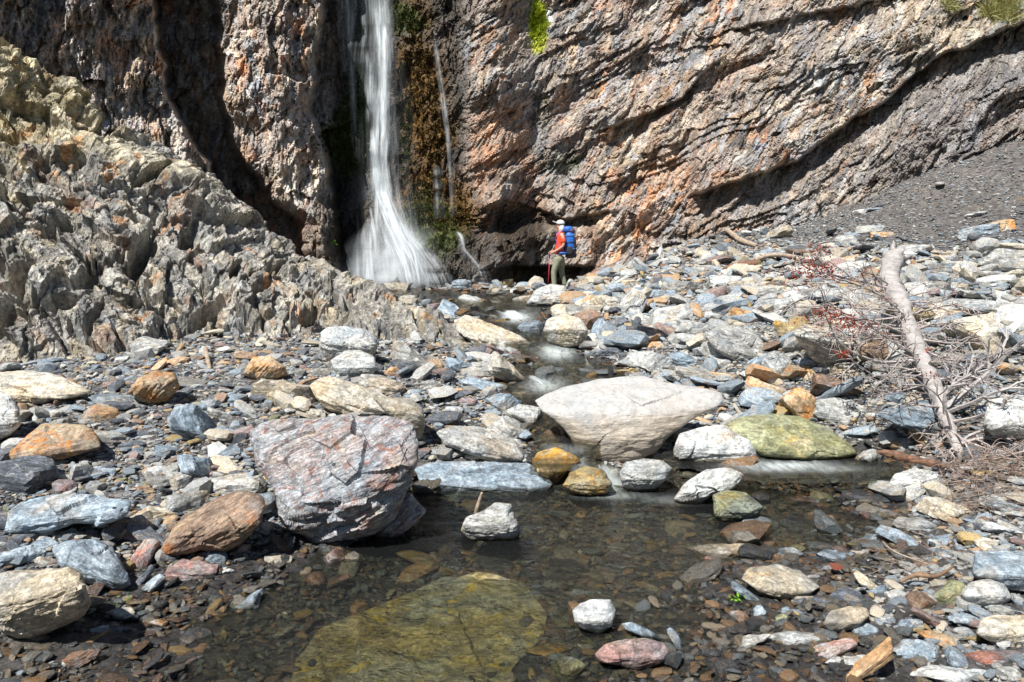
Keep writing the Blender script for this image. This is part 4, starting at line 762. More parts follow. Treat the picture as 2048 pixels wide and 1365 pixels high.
# ------------------------------------------------------------------ waterfall: silky strands hanging in front of the cliff
def fall_mat():
    t = NT('falling_water'); t.n.remove(t.b); ac = t.attr('across'); al = t.attr('along'); dn = t.attr('flow'); sd_ = t.attr('seed')
    cb = t.N('ShaderNodeCombineXYZ'); t.L(ac, cb.inputs[0]); t.L(t.math('MULTIPLY', al, .045), cb.inputs[1]); t.L(sd_, cb.inputs[2])
    a = t.noise(cb.outputs[0], 6, 4, .55, .1); b_ = t.noise(cb.outputs[0], 19, 3, .5)
    f = t.math('MULTIPLY', t.ramp(a, .38, .66), t.ramp(b_, .30, .68, .25, 1)); f = t.math('MULTIPLY', t.math('ADD', f, .10), dn, True)
    df = t.N('ShaderNodeBsdfDiffuse'); df.inputs[0].default_value = (.80, .86, .90, 1); tl = t.N('ShaderNodeBsdfTranslucent'); tl.inputs[0].default_value = (.80, .86, .90, 1)
    m0 = t.N('ShaderNodeMixShader', j0=.35); t.L(df, m0.inputs[1]); t.L(tl, m0.inputs[2])
    tr = t.N('ShaderNodeBsdfTransparent'); m = t.N('ShaderNodeMixShader'); t.L(f, m.inputs[0]); t.L(tr, m.inputs[1]); t.L(m0, m.inputs[2]); t.L(m, t.out.inputs[0]); return t.m
FALL = fall_mat()
def ribbon(name, path, parent, seed, dens=1.0, off=.25, nacr=22, nal=110, endfade=.06, pw=1.5, hug=False):
    "path: (u, v, half width px, density)"
    p = np.array(path, float); v = np.linspace(p[0, 1], p[-1, 1], nal); cu = np.interp(v, p[:, 1], p[:, 0]); hw = np.interp(v, p[:, 1], p[:, 2]); dd = np.interp(v, p[:, 1], p[:, 3])
    for _ in range(3): cu[1:-1] = (cu[:-2]+2*cu[1:-1]+cu[2:])/4; hw[1:-1] = (hw[:-2]+2*hw[1:-1]+hw[2:])/4
    a = np.linspace(-1, 1, nacr); Ug = cu[:, None]+hw[:, None]*a[None]; Vg = np.repeat(v[:, None], nacr, 1)
    Dl = cliffD(Ug, Vg)
    row = Dl.min(1)
    for k in range(1, nal):
        if not hug: row[k] = min(row[k], row[k-1]+.01)
    row = np.convolve(np.pad(row, 4, 'edge'), np.ones(9)/9, 'valid')
    Dg = row[:, None]-off-.12*np.cos(a*1.5)[None]*np.minimum(1, hw/40)[:, None]+.05*fbm(Ug*.08+seed, Vg*.02, o=2, seed=seed)
    P = at(Ug, Vg, Dg); al = np.repeat((v-v[0])[:, None]/40, nacr, 1)
    de = dens*dd[:, None]*(1-np.abs(a)[None]**pw)
    t_ = np.linspace(0, 1, nal); de = de*(ss(0, endfade, t_)*ss(1, 1-endfade, t_))[:, None] if p[0, 1] > 0 else de*ss(1, 1-endfade, t_)[:, None]
    me = mesh_from(name, P, grid_faces(nal, nacr)[:, ::-1], FALL, {'across': (a[None]*hw[:, None]/30*.5).ravel(), 'along': al.ravel(), 'flow': de.ravel(), 'seed': np.full(P[..., 0].size, seed*3.1)}, smooth=True)
    return link(name, me, parent)
def empty(name, loc, label, cat, group=None, kind='thing'):
    o = bpy.data.objects.new(name, None); COL.objects.link(o); o.location = loc; o['label'] = label; o['category'] = cat; o['kind'] = kind
    if group: o['group'] = group
    return o
def rebase(root):
    "keep children where they were built"
    inv = Matrix.Translation(root.location).inverted()
    for c in root.children:
        if c.type == 'MESH' and not c.get('_done'): c.matrix_parent_inverse = inv
wf = empty('waterfall', at(790, 560, 23.3), 'tall main white waterfall that fans out onto the rocks at its foot', 'waterfall')
ribbon('water_strand', [(758, -60, 20, 1), (764, 60, 20, 1), (766, 110, 24, 1), (762, 230, 22, .95), (758, 330, 20, .9), (764, 390, 22, 1), (782, 440, 28, 1), (800, 480, 34, 1), (822, 530, 40, 1), (838, 585, 46, 1)], wf, 1, 1.15, .30)
ribbon('water_strand', [(756, -60, 26, .7), (765, 100, 30, .6), (764, 330, 34, .5), (772, 400, 40, .7), (800, 480, 52, .6), (825, 590, 72, .6)], wf, 2, .8, .42, pw=1)
ribbon('water_strand', [(768, 40, 8, 1), (772, 120, 12, 1), (770, 260, 9, 1), (762, 380, 12, 1), (785, 440, 14, 1), (835, 510, 16, 1), (848, 590, 20, 1)], wf, 3, 1.5, .5)
ribbon('water_strand', [(745, 255, 5, .6), (748, 300, 10, .8), (756, 360, 12, .9), (775, 420, 14, .7)], wf, 4, 1, .5)
ribbon('water_strand', [(745, 430, 8, .6), (738, 470, 26, .8), (740, 530, 46, .7), (738, 590, 54, .6)], wf, 5, .75, .3, pw=1, endfade=.1, hug=True)
ribbon('water_strand', [(795, 440, 8, .7), (835, 490, 22, .8), (868, 540, 34, .7), (888, 590, 40, .6)], wf, 6, .8, .35, pw=1, endfade=.1, hug=True)
ribbon('water_strand', [(730, -60, 62, .35), (735, 60, 60, .32), (730, 130, 52, .15), (728, 200, 40, .05)], wf, 7, .9, .35, pw=1.5)
ribbon('water_strand', [(770, 100, 50, .10), (775, 250, 60, .20), (780, 370, 64, .24), (790, 450, 80, .22), (805, 590, 125, .30)], wf, 8, .9, .7, pw=.8)
rw = np.random.default_rng(61)
for k in range(9):
    u0 = 745+rw.uniform(-14, 40); v0 = rw.uniform(80, 440); L_ = rw.uniform(80, 170); dx_ = rw.uniform(-8, 10)+(.35*(v0-380) if v0 > 380 else 0)
    ribbon('water_strand', [(u0, v0, 3, .5), (u0+dx_*.5, v0+L_*.4, rw.uniform(5, 10), .8), (u0+dx_, min(v0+L_, 590), rw.uniform(8, 16), .4)], wf, 30+k, .9, .55, nacr=10, nal=50, endfade=.2)
rebase(wf)
wf2 = empty('waterfall', at(700, 260, 25), 'thin faint strands of water left of the main waterfall', 'waterfall', )
ribbon('water_strand', [(684, -60, 10, .6), (684, 60, 12, .5), (690, 150, 8, .25)], wf2, 11, 1, .3)
ribbon('water_strand', [(700, -60, 16, .8), (702, 20, 14, .9), (702, 90, 10, .6), (706, 160, 9, .4), (712, 330, 12, .18)], wf2, 12, 1.1, .35)
rebase(wf2)
wf3 = empty('waterfall', at(905, 430, 23.5), 'thin trickle over brown moss right of the main waterfall', 'waterfall')
ribbon('water_strand', [(868, 70, 6, .5), (876, 130, 7, .8), (886, 200, 7, .8), (896, 270, 6, .7), (903, 340, 7, .4), (908, 440, 8, .15)], wf3, 21, 1.0, .2)
ribbon('water_strand', [(876, 330, 12, .35), (880, 440, 14, .2)], wf3, 22, .9, .2)
ribbon('water_strand', [(912, 462, 10, .8), (921, 475, 7, .9), (924, 500, 9, .6), (950, 530, 22, .35), (965, 575, 30, .3)], wf3, 23, 1.0, .2, hug=True)
rebase(wf3)
def cascade(pts, seed, label):
    p = np.array(pts, float); n = 26; t = np.linspace(0, 1, n); q = [np.interp(t, np.linspace(0, 1, len(p)), p[:, k]) for k in range(4)]; a = np.linspace(-1, 1, 12); root = empty('cascade', at(p[-1, 0], p[-1, 1], p[-1, 2]), label, 'cascade')
    for k in range(3):
        Ug = q[0][:, None]+q[3][:, None]*a[None]*(1-.15*k); Vg = q[1][:, None]+2*np.sin(a*5+seed+k)[None]; P = at(Ug, Vg, q[2][:, None]-.02*k-.03*np.cos(a*1.5)[None])
        de = (1.15-.2*k)*(1-a[None]**2)*(ss(0, .12, t)*ss(1, .7, t))[:, None]
        me = mesh_from('water_strand', P, grid_faces(n, 12)[:, ::-1], FALL, {'across': (a[None]*q[3][:, None]/30*.8).ravel(), 'along': np.repeat(t[:, None]*2, 12, 1).ravel(), 'flow': de.ravel(), 'seed': np.full(n*12, seed*1.7+k)}, smooth=True); link('water_strand', me, root)
    rebase(root)
cascade([(1203, 930, 6.95, 12), (1210, 945, 6.75, 14), (1216, 968, 6.62, 17), (1232, 990, 6.45, 34)], 1, 'little white cascade between the wet gold rock and the crackled boulder')
cascade([(1085, 693, 11.35, 16), (1105, 703, 11.1, 24), (1130, 717, 10.85, 40)], 2, 'white chute of stream water below the round cream boulder')
cascade([(1015, 622, 14.4, 26), (1030, 632, 13.8, 30), (1036, 645, 13.3, 34)], 3, 'small curtain of water at the top of the stream')
cascade([(1062, 752, 9.75, 14), (1085, 765, 9.5, 18), (1100, 783, 9.2, 34)], 4, 'white riffle behind the great tan slab')
cascade([(1512, 884, 7.3, 9), (1520, 902, 7.15, 16), (1545, 925, 6.98, 42)], 5, 'white rush of water along the left side of the olive boulder')
def mist_mat():
    t = NT('spray_mist'); t.n.remove(t.b); p = t.N('ShaderNodeTexCoord').outputs['Object']; a = t.noise(p, 1.3, 4, .55)
    f = t.math('MULTIPLY', t.attr('flow'), t.ramp(a, .25, .7, .4, 1), True); df = t.N('ShaderNodeBsdfDiffuse'); df.inputs[0].default_value = (.75, .8, .84, 1)
    tr = t.N('ShaderNodeBsdfTransparent'); m = t.N('ShaderNodeMixShader'); t.L(f, m.inputs[0]); t.L(tr, m.inputs[1]); t.L(df, m.inputs[2]); t.L(m, t.out.inputs[0]); return t.m
MIST = mist_mat()
def mist(cu, cv, ru, rv, D0, dens, lean_=.0):
    a, b_ = np.meshgrid(np.linspace(-1, 1, 40), np.linspace(-1, 1, 40)); r = np.hypot(a, b_)
    P = at(cu+ru*a+lean_*rv*b_, cv+rv*b_, D0-.35*(1-r**2).clip(0)+.08*fbm(a*2, b_*2, o=2, seed=int(cu)))
    return link('mist', mesh_from('mist', P, grid_faces(40, 40)[:, ::-1], MIST, {'flow': (dens*(1-r).clip(0)**1.3).ravel()}, smooth=True), wf)
for q in ((800, 530, 130, 90, 21.2, .55), (760, 560, 110, 60, 21.0, .6), (850, 555, 100, 55, 20.9, .6), (740, 420, 70, 110, 23.6, .14), (765, 380, 60, 180, 23.9, .16)): mist(*q)
rebase(wf)

# ------------------------------------------------------------------ moss and grass on the cliff
def make_gnt(coll):
    g = gnt.copy()
    for n in g.nodes:
        if n.bl_idname == 'GeometryNodeCollectionInfo': n.inputs['Collection'].default_value = coll
    return g
def leaf_mat(name, c, c2):
    t = NT(name); oi = t.N('ShaderNodeObjectInfo').outputs['Random']; t.L(t.mix(oi, c, c2), t.b.inputs['Base Color']); t.b.inputs['Roughness'].default_value = .8; t.b.inputs['Specular IOR Level'].default_value = .15; return t.m
mossc = bpy.data.collections.new('moss_shapes')
for k, (c, c2) in enumerate([((.07, .085, .02), (.035, .05, .015)), ((.095, .062, .018), (.05, .032, .010)), ((.46, .52, .03), (.26, .34, .03)), ((.42, .38, .17), (.26, .27, .10))]):
    rr = np.random.default_rng(k); V_ = []; F_ = []
    for j in range(26):
        a, el = rr.uniform(0, 6.28), rr.uniform(.2, 1.4); L_ = rr.uniform(.5, 1)*(1 if k < 3 else 1.8); b0 = rr.normal(size=3)*.25; d = np.array([math.cos(a)*math.cos(el), math.sin(a)*math.cos(el), math.sin(el)]); w = np.cross(d, rr.normal(size=3)); w = w/np.linalg.norm(w)*(.13 if k < 3 else .04)
        i = len(V_); V_ += [b0-w, b0+w, b0+d*L_*.6+w*.7, b0+d*L_]; F_ += [(i, i+1, i+2, i+3)]
    me = mesh_from('moss_tuft', V_, F_, leaf_mat('moss_%d' % k if False else ['dark_moss', 'brown_moss', 'lime_moss', 'dry_grass'][k], c, c2)); o = bpy.data.objects.new('m%d' % k, me); mossc.objects.link(o)
gm = make_gnt(mossc)
gapm = .9*blob(U, V, 715, 200, 34, 200)+.8*blob(U, V, 810, 250, 22, 200)+.9*blob(U, V, 660, 270, 30, 50)+.6*blob(U, V, 930, 460, 40, 40)
mossw = [np.maximum(green, gapm), brown, lime, .9*blob(U, V, 2000, 18, 60, 40)+.6*blob(U, V, 1890, 10, 30, 26)]
Pm, Pi = [], []; rr = np.random.default_rng(8); Pc = P if False else at(U, V, Dc)
for k, wgt in enumerate(mossw):
    pr_ = ss(.45 if k != 2 else .4, .95, wgt+.35*n_a*(k < 2)+.3*n_c); pr_ = pr_*(V > -70)*(V < 560)*(U > -40)
    m = rr.random(pr_.shape) < pr_*[.22, .16, .5, .35][k]; Pm.append(Pc[m]); Pi.append(np.full(m.sum(), k))
Pm = np.concatenate(Pm); Pi = np.concatenate(Pi); nn = len(Pm)
o = scatter('moss', Pm, np.stack([rr.uniform(.6, 1.6, nn), rr.normal(size=nn)*.4, rr.normal(size=nn)*.5], -1), (rr.uniform(.05, .13, nn)[:, None]*np.where(Pi == 3, 2.2, 1)[:, None])*np.ones(3), Pi, 'olive, brown and lime moss growing on the wet cliff'); o.modifiers[0].node_group = gm

# ------------------------------------------------------------------ wood
def wood_mat(name, c, c2, sc=1.0):
    t = NT(name); p = t.N('ShaderNodeTexCoord').outputs['Object']; a = t.noise(t.mapping(p, (6, 6, 22)), 1.5*sc, 5, .65); b_ = t.noise(p, 9*sc, 5, .7); f = t.noise(p, 70*sc, 3, .6)
    col = t.mix(t.ramp(a, .35, .65), c, c2); col = t.mix(t.ramp(b_, .5, .72, 0, .7), col, tuple(q*.35 for q in c2)); col = t.mix(t.ramp(f, .3, .6, .35, 0), col, tuple(q*.4 for q in c))
    t.L(col, t.b.inputs['Base Color']); t.b.inputs['Roughness'].default_value = .85; n = t.bump(a, .6, .015); n = t.bump(f, .4, .004, n); t.L(n, t.b.inputs['Normal']); return t.m
BARK = wood_mat('grey_bark', (.44, .415, .40), (.30, .275, .265)); TWIG = wood_mat('twig_bark', (.46, .41, .385), (.30, .25, .23)); DRIFT = wood_mat('driftwood', (.44, .36, .28), (.28, .21, .15)); RUSTW = wood_mat('orange_driftwood', (.27, .13, .07), (.10, .06, .045), 2.2)
def tube(pts, rad, ns=8, V_=None, F_=None, wob=0., seed=0):
    pts = np.asarray(pts, float); n = len(pts); V_ = [] if V_ is None else V_; F_ = [] if F_ is None else F_
    t = np.gradient(pts, axis=0); t /= np.linalg.norm(t, axis=1)[:, None]+1e-9; up = np.array([.13, .2, 1.]); b0 = len(V_); an = np.arange(ns)/ns*2*math.pi
    for i in range(n):
        s1 = np.cross(t[i], up); s1 /= np.linalg.norm(s1)+1e-9; s2 = np.cross(s1, t[i])
        rr_ = rad[i]*(1+wob*(perlin(np.cos(an)*1.5+seed, np.sin(an)*1.5, i*.6, seed)))
        for k in range(ns): V_.append(pts[i]+(s1*math.cos(an[k])+s2*math.sin(an[k]))*rr_[k])
    for i in range(n-1):
        for k in range(ns): a = b0+i*ns+k; b = b0+i*ns+(k+1) % ns; F_.append((a, b, b+ns, a+ns))
    if ns == 4: F_.append((b0, b0+3, b0+2, b0+1)); F_.append(tuple(b0+(n-1)*ns+k for k in range(4)))
    elif ns == 8:
        for b, s_ in ((b0, 1), (b0+(n-1)*ns, -1)):
            for q in ((0, 1, 2, 3), (0, 3, 4, 7), (4, 5, 6, 7)): F_.append(tuple(b+k for k in (q if s_ < 0 else q[::-1])))
    return V_, F_
def spline(pts, n):
    pts = np.asarray(pts, float); t = np.linspace(0, len(pts)-1, n); i = np.clip(t.astype(int), 0, len(pts)-2); f = (t-i)[:, None]
    p = lambda k: pts[np.clip(k, 0, len(pts)-1)]
    a, b, c, d = p(i-1), p(i), p(i+1), p(i+2); return .5*((2*b)+(-a+c)*f+(2*a-5*b+4*c-d)*f*f+(-a+3*b-3*c+d)*f**3)
tk_px = [(1790, 516, 9.5, 23), (1777, 553, 9.1, 23), (1795, 592, 8.7, 20), (1812, 640, 8.2, 19), (1833, 695, 7.7, 19), (1860, 752, 7.25, 18), (1881, 808, 6.9, 17), (1900, 857, 6.6, 15), (1922, 908, 6.4, 11), (1963, 965, 6.2, 6)]
tp_ = np.array([at(u, v, Y) for u, v, Y, r in tk_px]); tr_ = np.array([.84*r*Y/FPX for u, v, Y, r in tk_px]); TP = spline(tp_, 70); TRd = np.interp(np.linspace(0, 9, 70), np.arange(10), tr_)
tree = empty('dead_tree', tuple(tp_[-1]), 'fallen dead grey tree with bare twigs and red leaves, lying head down on scree', 'dead tree')
rt = np.random.default_rng(21); TRw = TRd*(1+.08*rt.normal(size=70)); V_, F_ = tube(TP+rt.normal(size=(70, 3))*.004, TRw, 12, wob=.22, seed=3)
# broken root end
for k in range(7):
    a = k/7*6.28; d = TP[0]-TP[3]; d /= np.linalg.norm(d); s1 = np.cross(d, [0, 0, 1]); s1 /= np.linalg.norm(s1); s2 = np.cross(s1, d); r0 = s1*math.cos(a)+s2*math.sin(a)
    tube([TP[1]+r0*.08, TP[0]+r0*.12+d*.02, TP[0]+r0*(.16+.05*rt.random())+d*(.05+.1*rt.random())], [.06, .045, .012], 4, V_, F_)
link('trunk', mesh_from('trunk', V_, F_, BARK, smooth=True), tree)
leafpts = []
def grow(V_, F_, p0, p1, r, depth, rng_, sag=.05, leaf=False):
    n = 9; d = p1-p0; L_ = np.linalg.norm(d); side = rng_.normal(size=3)*.10*L_; t = np.linspace(0, 1, n)[:, None]
    pts = p0+d*t+side*np.sin(t*math.pi)+np.array([0, 0, -sag*L_])*(t*t)+rng_.normal(size=(n, 3))*.012*L_*t
    tube(pts, np.linspace(r, r*.3, n), 4, V_, F_)
    if depth > 0:
        for k in range(rng_.integers(3, 6) if depth > 1 else rng_.integers(3, 7)):
            i = rng_.integers(2, n-1); ax = d/L_; q = rng_.normal(size=3); q -= ax*(q@ax); q /= np.linalg.norm(q)+1e-9
            grow(V_, F_, pts[i], pts[i]+(ax*.75+q*.65)*L_*rng_.uniform(.25, .5), r*.58, depth-1, rng_, sag, leaf)
    elif leaf and rng_.random() < .5: leafpts.append(pts[-1])
def trunk_at(f): return TP[int(np.clip(f, 0, 1)*69)]
BR = [(.22, 1600, 505, 8.6, 6), (.2, 1655, 512, 8.8, 6), (.18, 1690, 525, 9.0, 5), (.3, 1715, 560, 8.5, 5), (.28, 1640, 550, 8.4, 7), (.33, 1605, 600, 8.1, 6), (.3, 1590, 560, 8.2, 6), (.36, 1660, 600, 8.1, 6), (.4, 1690, 640, 8.0, 6), (.42, 1622, 640, 7.8, 6), (.5, 1660, 655, 7.4, 9), (.5, 1735, 640, 7.4, 6), (.55, 1690, 700, 7.2, 5), (.25, 1740, 530, 9.1, 4),
      (.3, 1885, 600, 8.2, 6), (.33, 1925, 605, 8.0, 6), (.36, 1905, 650, 7.9, 6), (.38, 1945, 640, 7.8, 6), (.4, 1885, 690, 7.8, 5), (.42, 1935, 700, 7.6, 7), (.42, 1965, 680, 7.6, 6), (.22, 1850, 560, 8.8, 4), (.4, 1960, 710, 7.4, 6), (.35, 1870, 630, 8.2, 4),
      (.62, 1990, 765, 6.7, 8), (.62, 2020, 690, 6.8, 9), (.7, 2060, 660, 6.6, 13), (.74, 2005, 720, 6.5, 8), (.72, 2075, 740, 6.4, 8), (.75, 2010, 800, 6.3, 6), (.8, 2085, 830, 6.2, 7), (.82, 2060, 880, 6.1, 5), (.68, 1825, 795, 6.5, 6), (.75, 1815, 745, 6.4, 5), (.7, 1840, 860, 6.5, 4), (.8, 1870, 900, 6.3, 5),
      (.86, 2050, 895, 6.2, 6), (.9, 2060, 950, 6.1, 6), (.93, 2000, 1000, 6.1, 5), (.95, 2060, 1005, 6.0, 6), (.88, 1895, 950, 6.2, 5), (.92, 1900, 905, 6.2, 4), (.84, 2000, 930, 6.3, 5), (.9, 1985, 900, 6.3, 5), (.95, 2040, 975, 6.1, 4), (.8, 1960, 1005, 6.0, 5)]
rb = np.random.default_rng(77)
for k in range(26):
    f = rb.uniform(.18, .6); sd__ = rb.choice([-1, 1]); uv = proj(trunk_at(f)); BR.append((f, uv[0]+sd__*rb.uniform(30, 130), uv[1]+rb.uniform(-70, 40), trunk_at(f)[1]+rb.uniform(-.5, .3), 4))
for k, (f, u, v, Y, r) in enumerate(BR):
    rk = np.random.default_rng(400+k); V_, F_ = [], []; pe = at(u, v, Y); g = Gs(pe[0], pe[1]); pe[2] = max(pe[2], g+.02)
    grow(V_, F_, trunk_at(f+.02*rk.normal()), pe, r*.0026, 2, rk, leaf=(k < 11)); link('branch', mesh_from('branch', V_, F_, TWIG if r < 7 else BARK), tree)
lm = leaf_mat('red_dead_leaf', (.24, .04, .022), (.13, .04, .02)); V_, F_ = [], []; rl = np.random.default_rng(31)
def leaf(c, s_, V_, F_):
    a = rl.normal(size=3); a /= np.linalg.norm(a); b = np.cross(a, rl.normal(size=3)); b /= np.linalg.norm(b); i = len(V_); V_ += [c, c+a*s_*.5+b*s_*.22, c+a*s_, c+a*s_*.5-b*s_*.22]; F_.append((i, i+1, i+2, i+3))
cl = [(1600, 548, 8.3, .16, 90), (1625, 533, 8.4, .14, 60), (1640, 500, 8.6, .1, 40), (1655, 548, 8.4, .12, 50), (1670, 632, 7.9, .14, 70), (1690, 645, 7.8, .15, 90), (1650, 625, 7.9, .1, 25), (1718, 655, 7.7, .1, 30), (1687, 708, 7.2, .05, 30), (1740, 655, 7.6, .07, 12), (1600, 637, 7.9, .05, 12), (1857, 697, 7.5, .03, 5), (1865, 750, 7.1, .05, 8)]
for u, v, Y, s_, n in cl:
    c = at(u, v, Y)
    for _ in range(int(n*2.2)): leaf(c+rl.normal(size=3)*s_*np.array([.75, .6, .4]), rl.uniform(.02, .045), V_, F_)
for p in leafpts[:40]: leaf(p, .04, V_, F_)
o = link('leaves', mesh_from('leaves', V_, F_, lm), tree, kind='stuff'); o['label'] = 'clumps of dry dark red leaves'
rebase(tree)
def wood_piece(name, pts, rads, mat, label, cat, ns=8, grp=None, wob=.3, flat=None):
    P = [np.array(at(u, v, Y)) if Y else np.array(hit(u, v))+np.array([0, 0, lift]) for (u, v, Y, lift) in pts]
    S_ = spline(P, 26) if len(P) > 1 else P; R_ = np.interp(np.linspace(0, 1, 26), np.linspace(0, 1, len(rads)), rads); V_, F_ = tube(S_, R_, ns, wob=wob, seed=len(name))
    V_ = np.array(V_); c = V_.mean(0); return link(name, mesh_from(name, V_-c, F_, mat, smooth=True), label=label, cat=cat, group=grp, loc=tuple(c))
wood_piece('driftwood_branch', [(1418, 443, 0, .1), (1450, 468, 0, .1), (1480, 487, 0, .08), (1512, 497, 0, .06)], [.03, .06, .07, .05], DRIFT, 'bleached curved branch on the upper scree right of the hiker', 'driftwood')
wood_piece('driftwood_log', [(1448, 545, 0, .06), (1480, 540, 0, .08), (1515, 535, 0, .08)], [.05, .09, .07], RUSTW, 'short brown log below the bleached curved branch', 'driftwood')
wood_piece('driftwood_branch', [(1510, 530, 0, .1), (1545, 524, 0, .14), (1590, 526, 0, .12)], [.04, .05, .04], DRIFT, 'pale stick lying behind the short brown log', 'driftwood')
wood_piece('driftwood_wedge', [(1752, 903, 6.35, 0), (1790, 911, 6.3, 0), (1840, 922, 6.25, 0), (1900, 934, 6.2, 0)], [.008, .035, .045, .03, .038, .004], RUSTW, 'orange-brown splintered wedge of driftwood by the upper pool', 'driftwood', ns=6, wob=.55)
wood_piece('stick', [(948, 1046, 5.78, 0), (955, 1015, 5.76, 0), (964, 985, 5.74, 0)], [.016, .018, .009], DRIFT, 'short upright stick on the rough rock in the pool', 'stick')
wood_piece('stick', [(60, 806, 0, .06), (120, 802, 0, .07), (178, 793, 0, .1)], [.02, .025, .018], DRIFT, 'thin grey stick in front of the sand-coloured flat boulder', 'stick')
wood_piece('stump', [(385, 803, 0, .0), (379, 775, 8.95, 0), (374, 752, 8.95, 0)], [.05, .035, .05], wood_mat('stump_wood', (.26, .17, .12), (.16, .10, .07)), 'small brown broken stump right of the white and orange boulder', 'stump')
wood_piece('root', [(1800, 1180, 0, .05), (1830, 1172, 0, .07), (1870, 1176, 0, .07), (1905, 1160, 0, .08)], [.009, .014, .012, .006], wood_mat('tan_root', (.27, .17, .10), (.15, .09, .06)), 'twisted tan root on the right bank shingle', 'root')
wood_piece('twig', [(1765, 1098, 0, .05), (1790, 1125, 0, .07), (1860, 1150, 0, .06)], [.006, .007, .004], DRIFT, 'long straw-coloured twig on the right bank shingle', 'twig', ns=4)
wood_piece('stick', [(412, 712, 0, .1), (420, 745, 0, .04)], [.03, .025], DRIFT, 'pale stub of wood at the foot of the bedrock spur', 'stick')
V_, F_ = [], []; rk = np.random.default_rng(55)
for k in range(170):
    u, v = rk.normal(1985, 60), rk.normal(950, 42)
    if v < 860 or v > 1040 or u < 1860: continue
    p = np.array(hit(u, v))+[0, 0, rk.uniform(.01, .12)]; d = rk.normal(size=3)*[1, .8, .12]; d /= np.linalg.norm(d); grow(V_, F_, p, p+d*rk.uniform(.15, .5), .004, 1, rk)
for u0, v0, n in ((1830, 1140, 14), (1960, 1020, 25)):
    for k in range(n):
        p = np.array(hit(rk.normal(u0, 35), rk.normal(v0, 15)))+[0, 0, .05]; d = rk.normal(size=3)*[1, .6, .1]; d /= np.linalg.norm(d); grow(V_, F_, p, p+d*rk.uniform(.1, .35), .003, 1, rk)
link('twig_litter', mesh_from('twig_litter', V_, F_, wood_mat('litter_twig', (.34, .27, .22), (.22, .15, .12))), kind='stuff', label='tangled brown twigs washed up at the lower right bank')
# small plants and leaf litter
def sprig(u, v, n, s_, mat, name, label, cat):
    c = np.array(hit(u, v))+[0, 0, .03]; V_, F_ = [], []
    for _ in range(n): leaf(np.array([rl.normal()*s_, rl.normal()*s_, abs(rl.normal())*s_*.7]), s_*1.1, V_, F_)
    return link(name, mesh_from(name, V_, F_, mat), label=label, cat=cat, loc=tuple(c))
sprig(1476, 1212, 26, .022, leaf_mat('fresh_green', (.16, .38, .03), (.10, .26, .02)), 'seedling', 'tiny bright green plant at the right pool edge', 'plant')
sprig(252, 1212, 14, .018, bpy.data.materials['fresh_green'], 'seedling', 'tiny green plant beside the lower left corner boulder', 'plant')
sprig(667, 488, 40, .05, bpy.data.materials['fresh_green'], 'fern', 'tiny green fern left of the foot of the main waterfall', 'plant').location = tuple(at(665, 488, cliffD(665, 488)-.15))
V_, F_ = [], []; leaf(np.zeros(3), .10, V_, F_)
def dead_leaf(u, v, s_, rz, label):
    V_ = []; F_ = []; n = 7; t = np.linspace(0, 1, n)
    for i in range(n):
        w = math.sin(math.pi*min(1, t[i]*1.02))**.8*.28+.01; V_ += [(t[i]-.5, -w, .05*math.cos(t[i]*6)+.06), (t[i]-.5, 0, .05*math.cos(t[i]*6)), (t[i]-.5, w, .05*math.cos(t[i]*6)+.06)]
        if i: F_ += [(3*i-3, 3*i, 3*i+1, 3*i-2), (3*i-2, 3*i+1, 3*i+2, 3*i-1)]
    o = link('dead_leaf', mesh_from('dead_leaf', np.array(V_)*s_, F_, leaf_mat('brown_leaf', (.17, .05, .03), (.13, .045, .03)), smooth=True), label=label, cat='leaf', loc=tuple(np.array(hit(u, v))+[0, 0, .07])); o.rotation_euler = (.5, 0, rz); return o
dead_leaf(1672, 1156, .10, -.9, 'curled reddish-brown leaf on the right bank shingle')

# ------------------------------------------------------------------ the hiker
HY = 19.6; hx_, _, _ = at(1119, 500, HY); zf = at(1119, 578, HY)[2]
hk = empty('person', (float(hx_), HY, float(zf)), 'hiker in orange-red T-shirt, white cap and olive trousers looking up left at the falls', 'person')
def flat_mat(name, c, rough=.8, sc=30):
    t = NT(name); p = t.N('ShaderNodeTexCoord').outputs['Object']; a = t.noise(p, sc*.3, 4, .6); t.L(t.mix(t.ramp(a, .3, .7), tuple(q*.78 for q in c), c), t.b.inputs['Base Color']); t.b.inputs['Roughness'].default_value = rough
    t.L(t.bump(a, .5, .02), t.b.inputs['Normal']); return t.m
SKIN = flat_mat('skin', (.58, .30, .22), .6); SHIRT = flat_mat('red_shirt', (.72, .075, .02)); TROU = flat_mat('olive_trousers', (.24, .25, .17)); CAP = flat_mat('white_cap', (.68, .68, .63)); BLUE = flat_mat('blue_nylon', (.02, .12, .48), .5); DARK = flat_mat('black_fabric', (.02, .02, .025)); PURP = flat_mat('mauve_nylon', (.12, .08, .14)); BOOT = flat_mat('boot_leather', (.07, .05, .04)); REDM = flat_mat('red_metal', (.5, .03, .05), .4); PINK = flat_mat('pink_strap', (.45, .12, .28))
def skin_obj(name, pts, edges, mat, parent, sub=2):
    me = bpy.data.meshes.new(name); me.from_pydata([p[:3] for p in pts], edges, []); me.materials.append(mat); o = link(name, me, parent); o.location = (0, 0, 0)
    m = o.modifiers.new('skin', 'SKIN'); m.use_smooth_shade = True; sv = me.skin_vertices[0].data
    for i, p in enumerate(pts): r = p[3]; sv[i].radius = (r, r) if not isinstance(r, tuple) else r; sv[i].use_root = i == 0
    s_ = o.modifiers.new('sub', 'SUBSURF'); s_.levels = sub; s_.render_levels = sub; return o
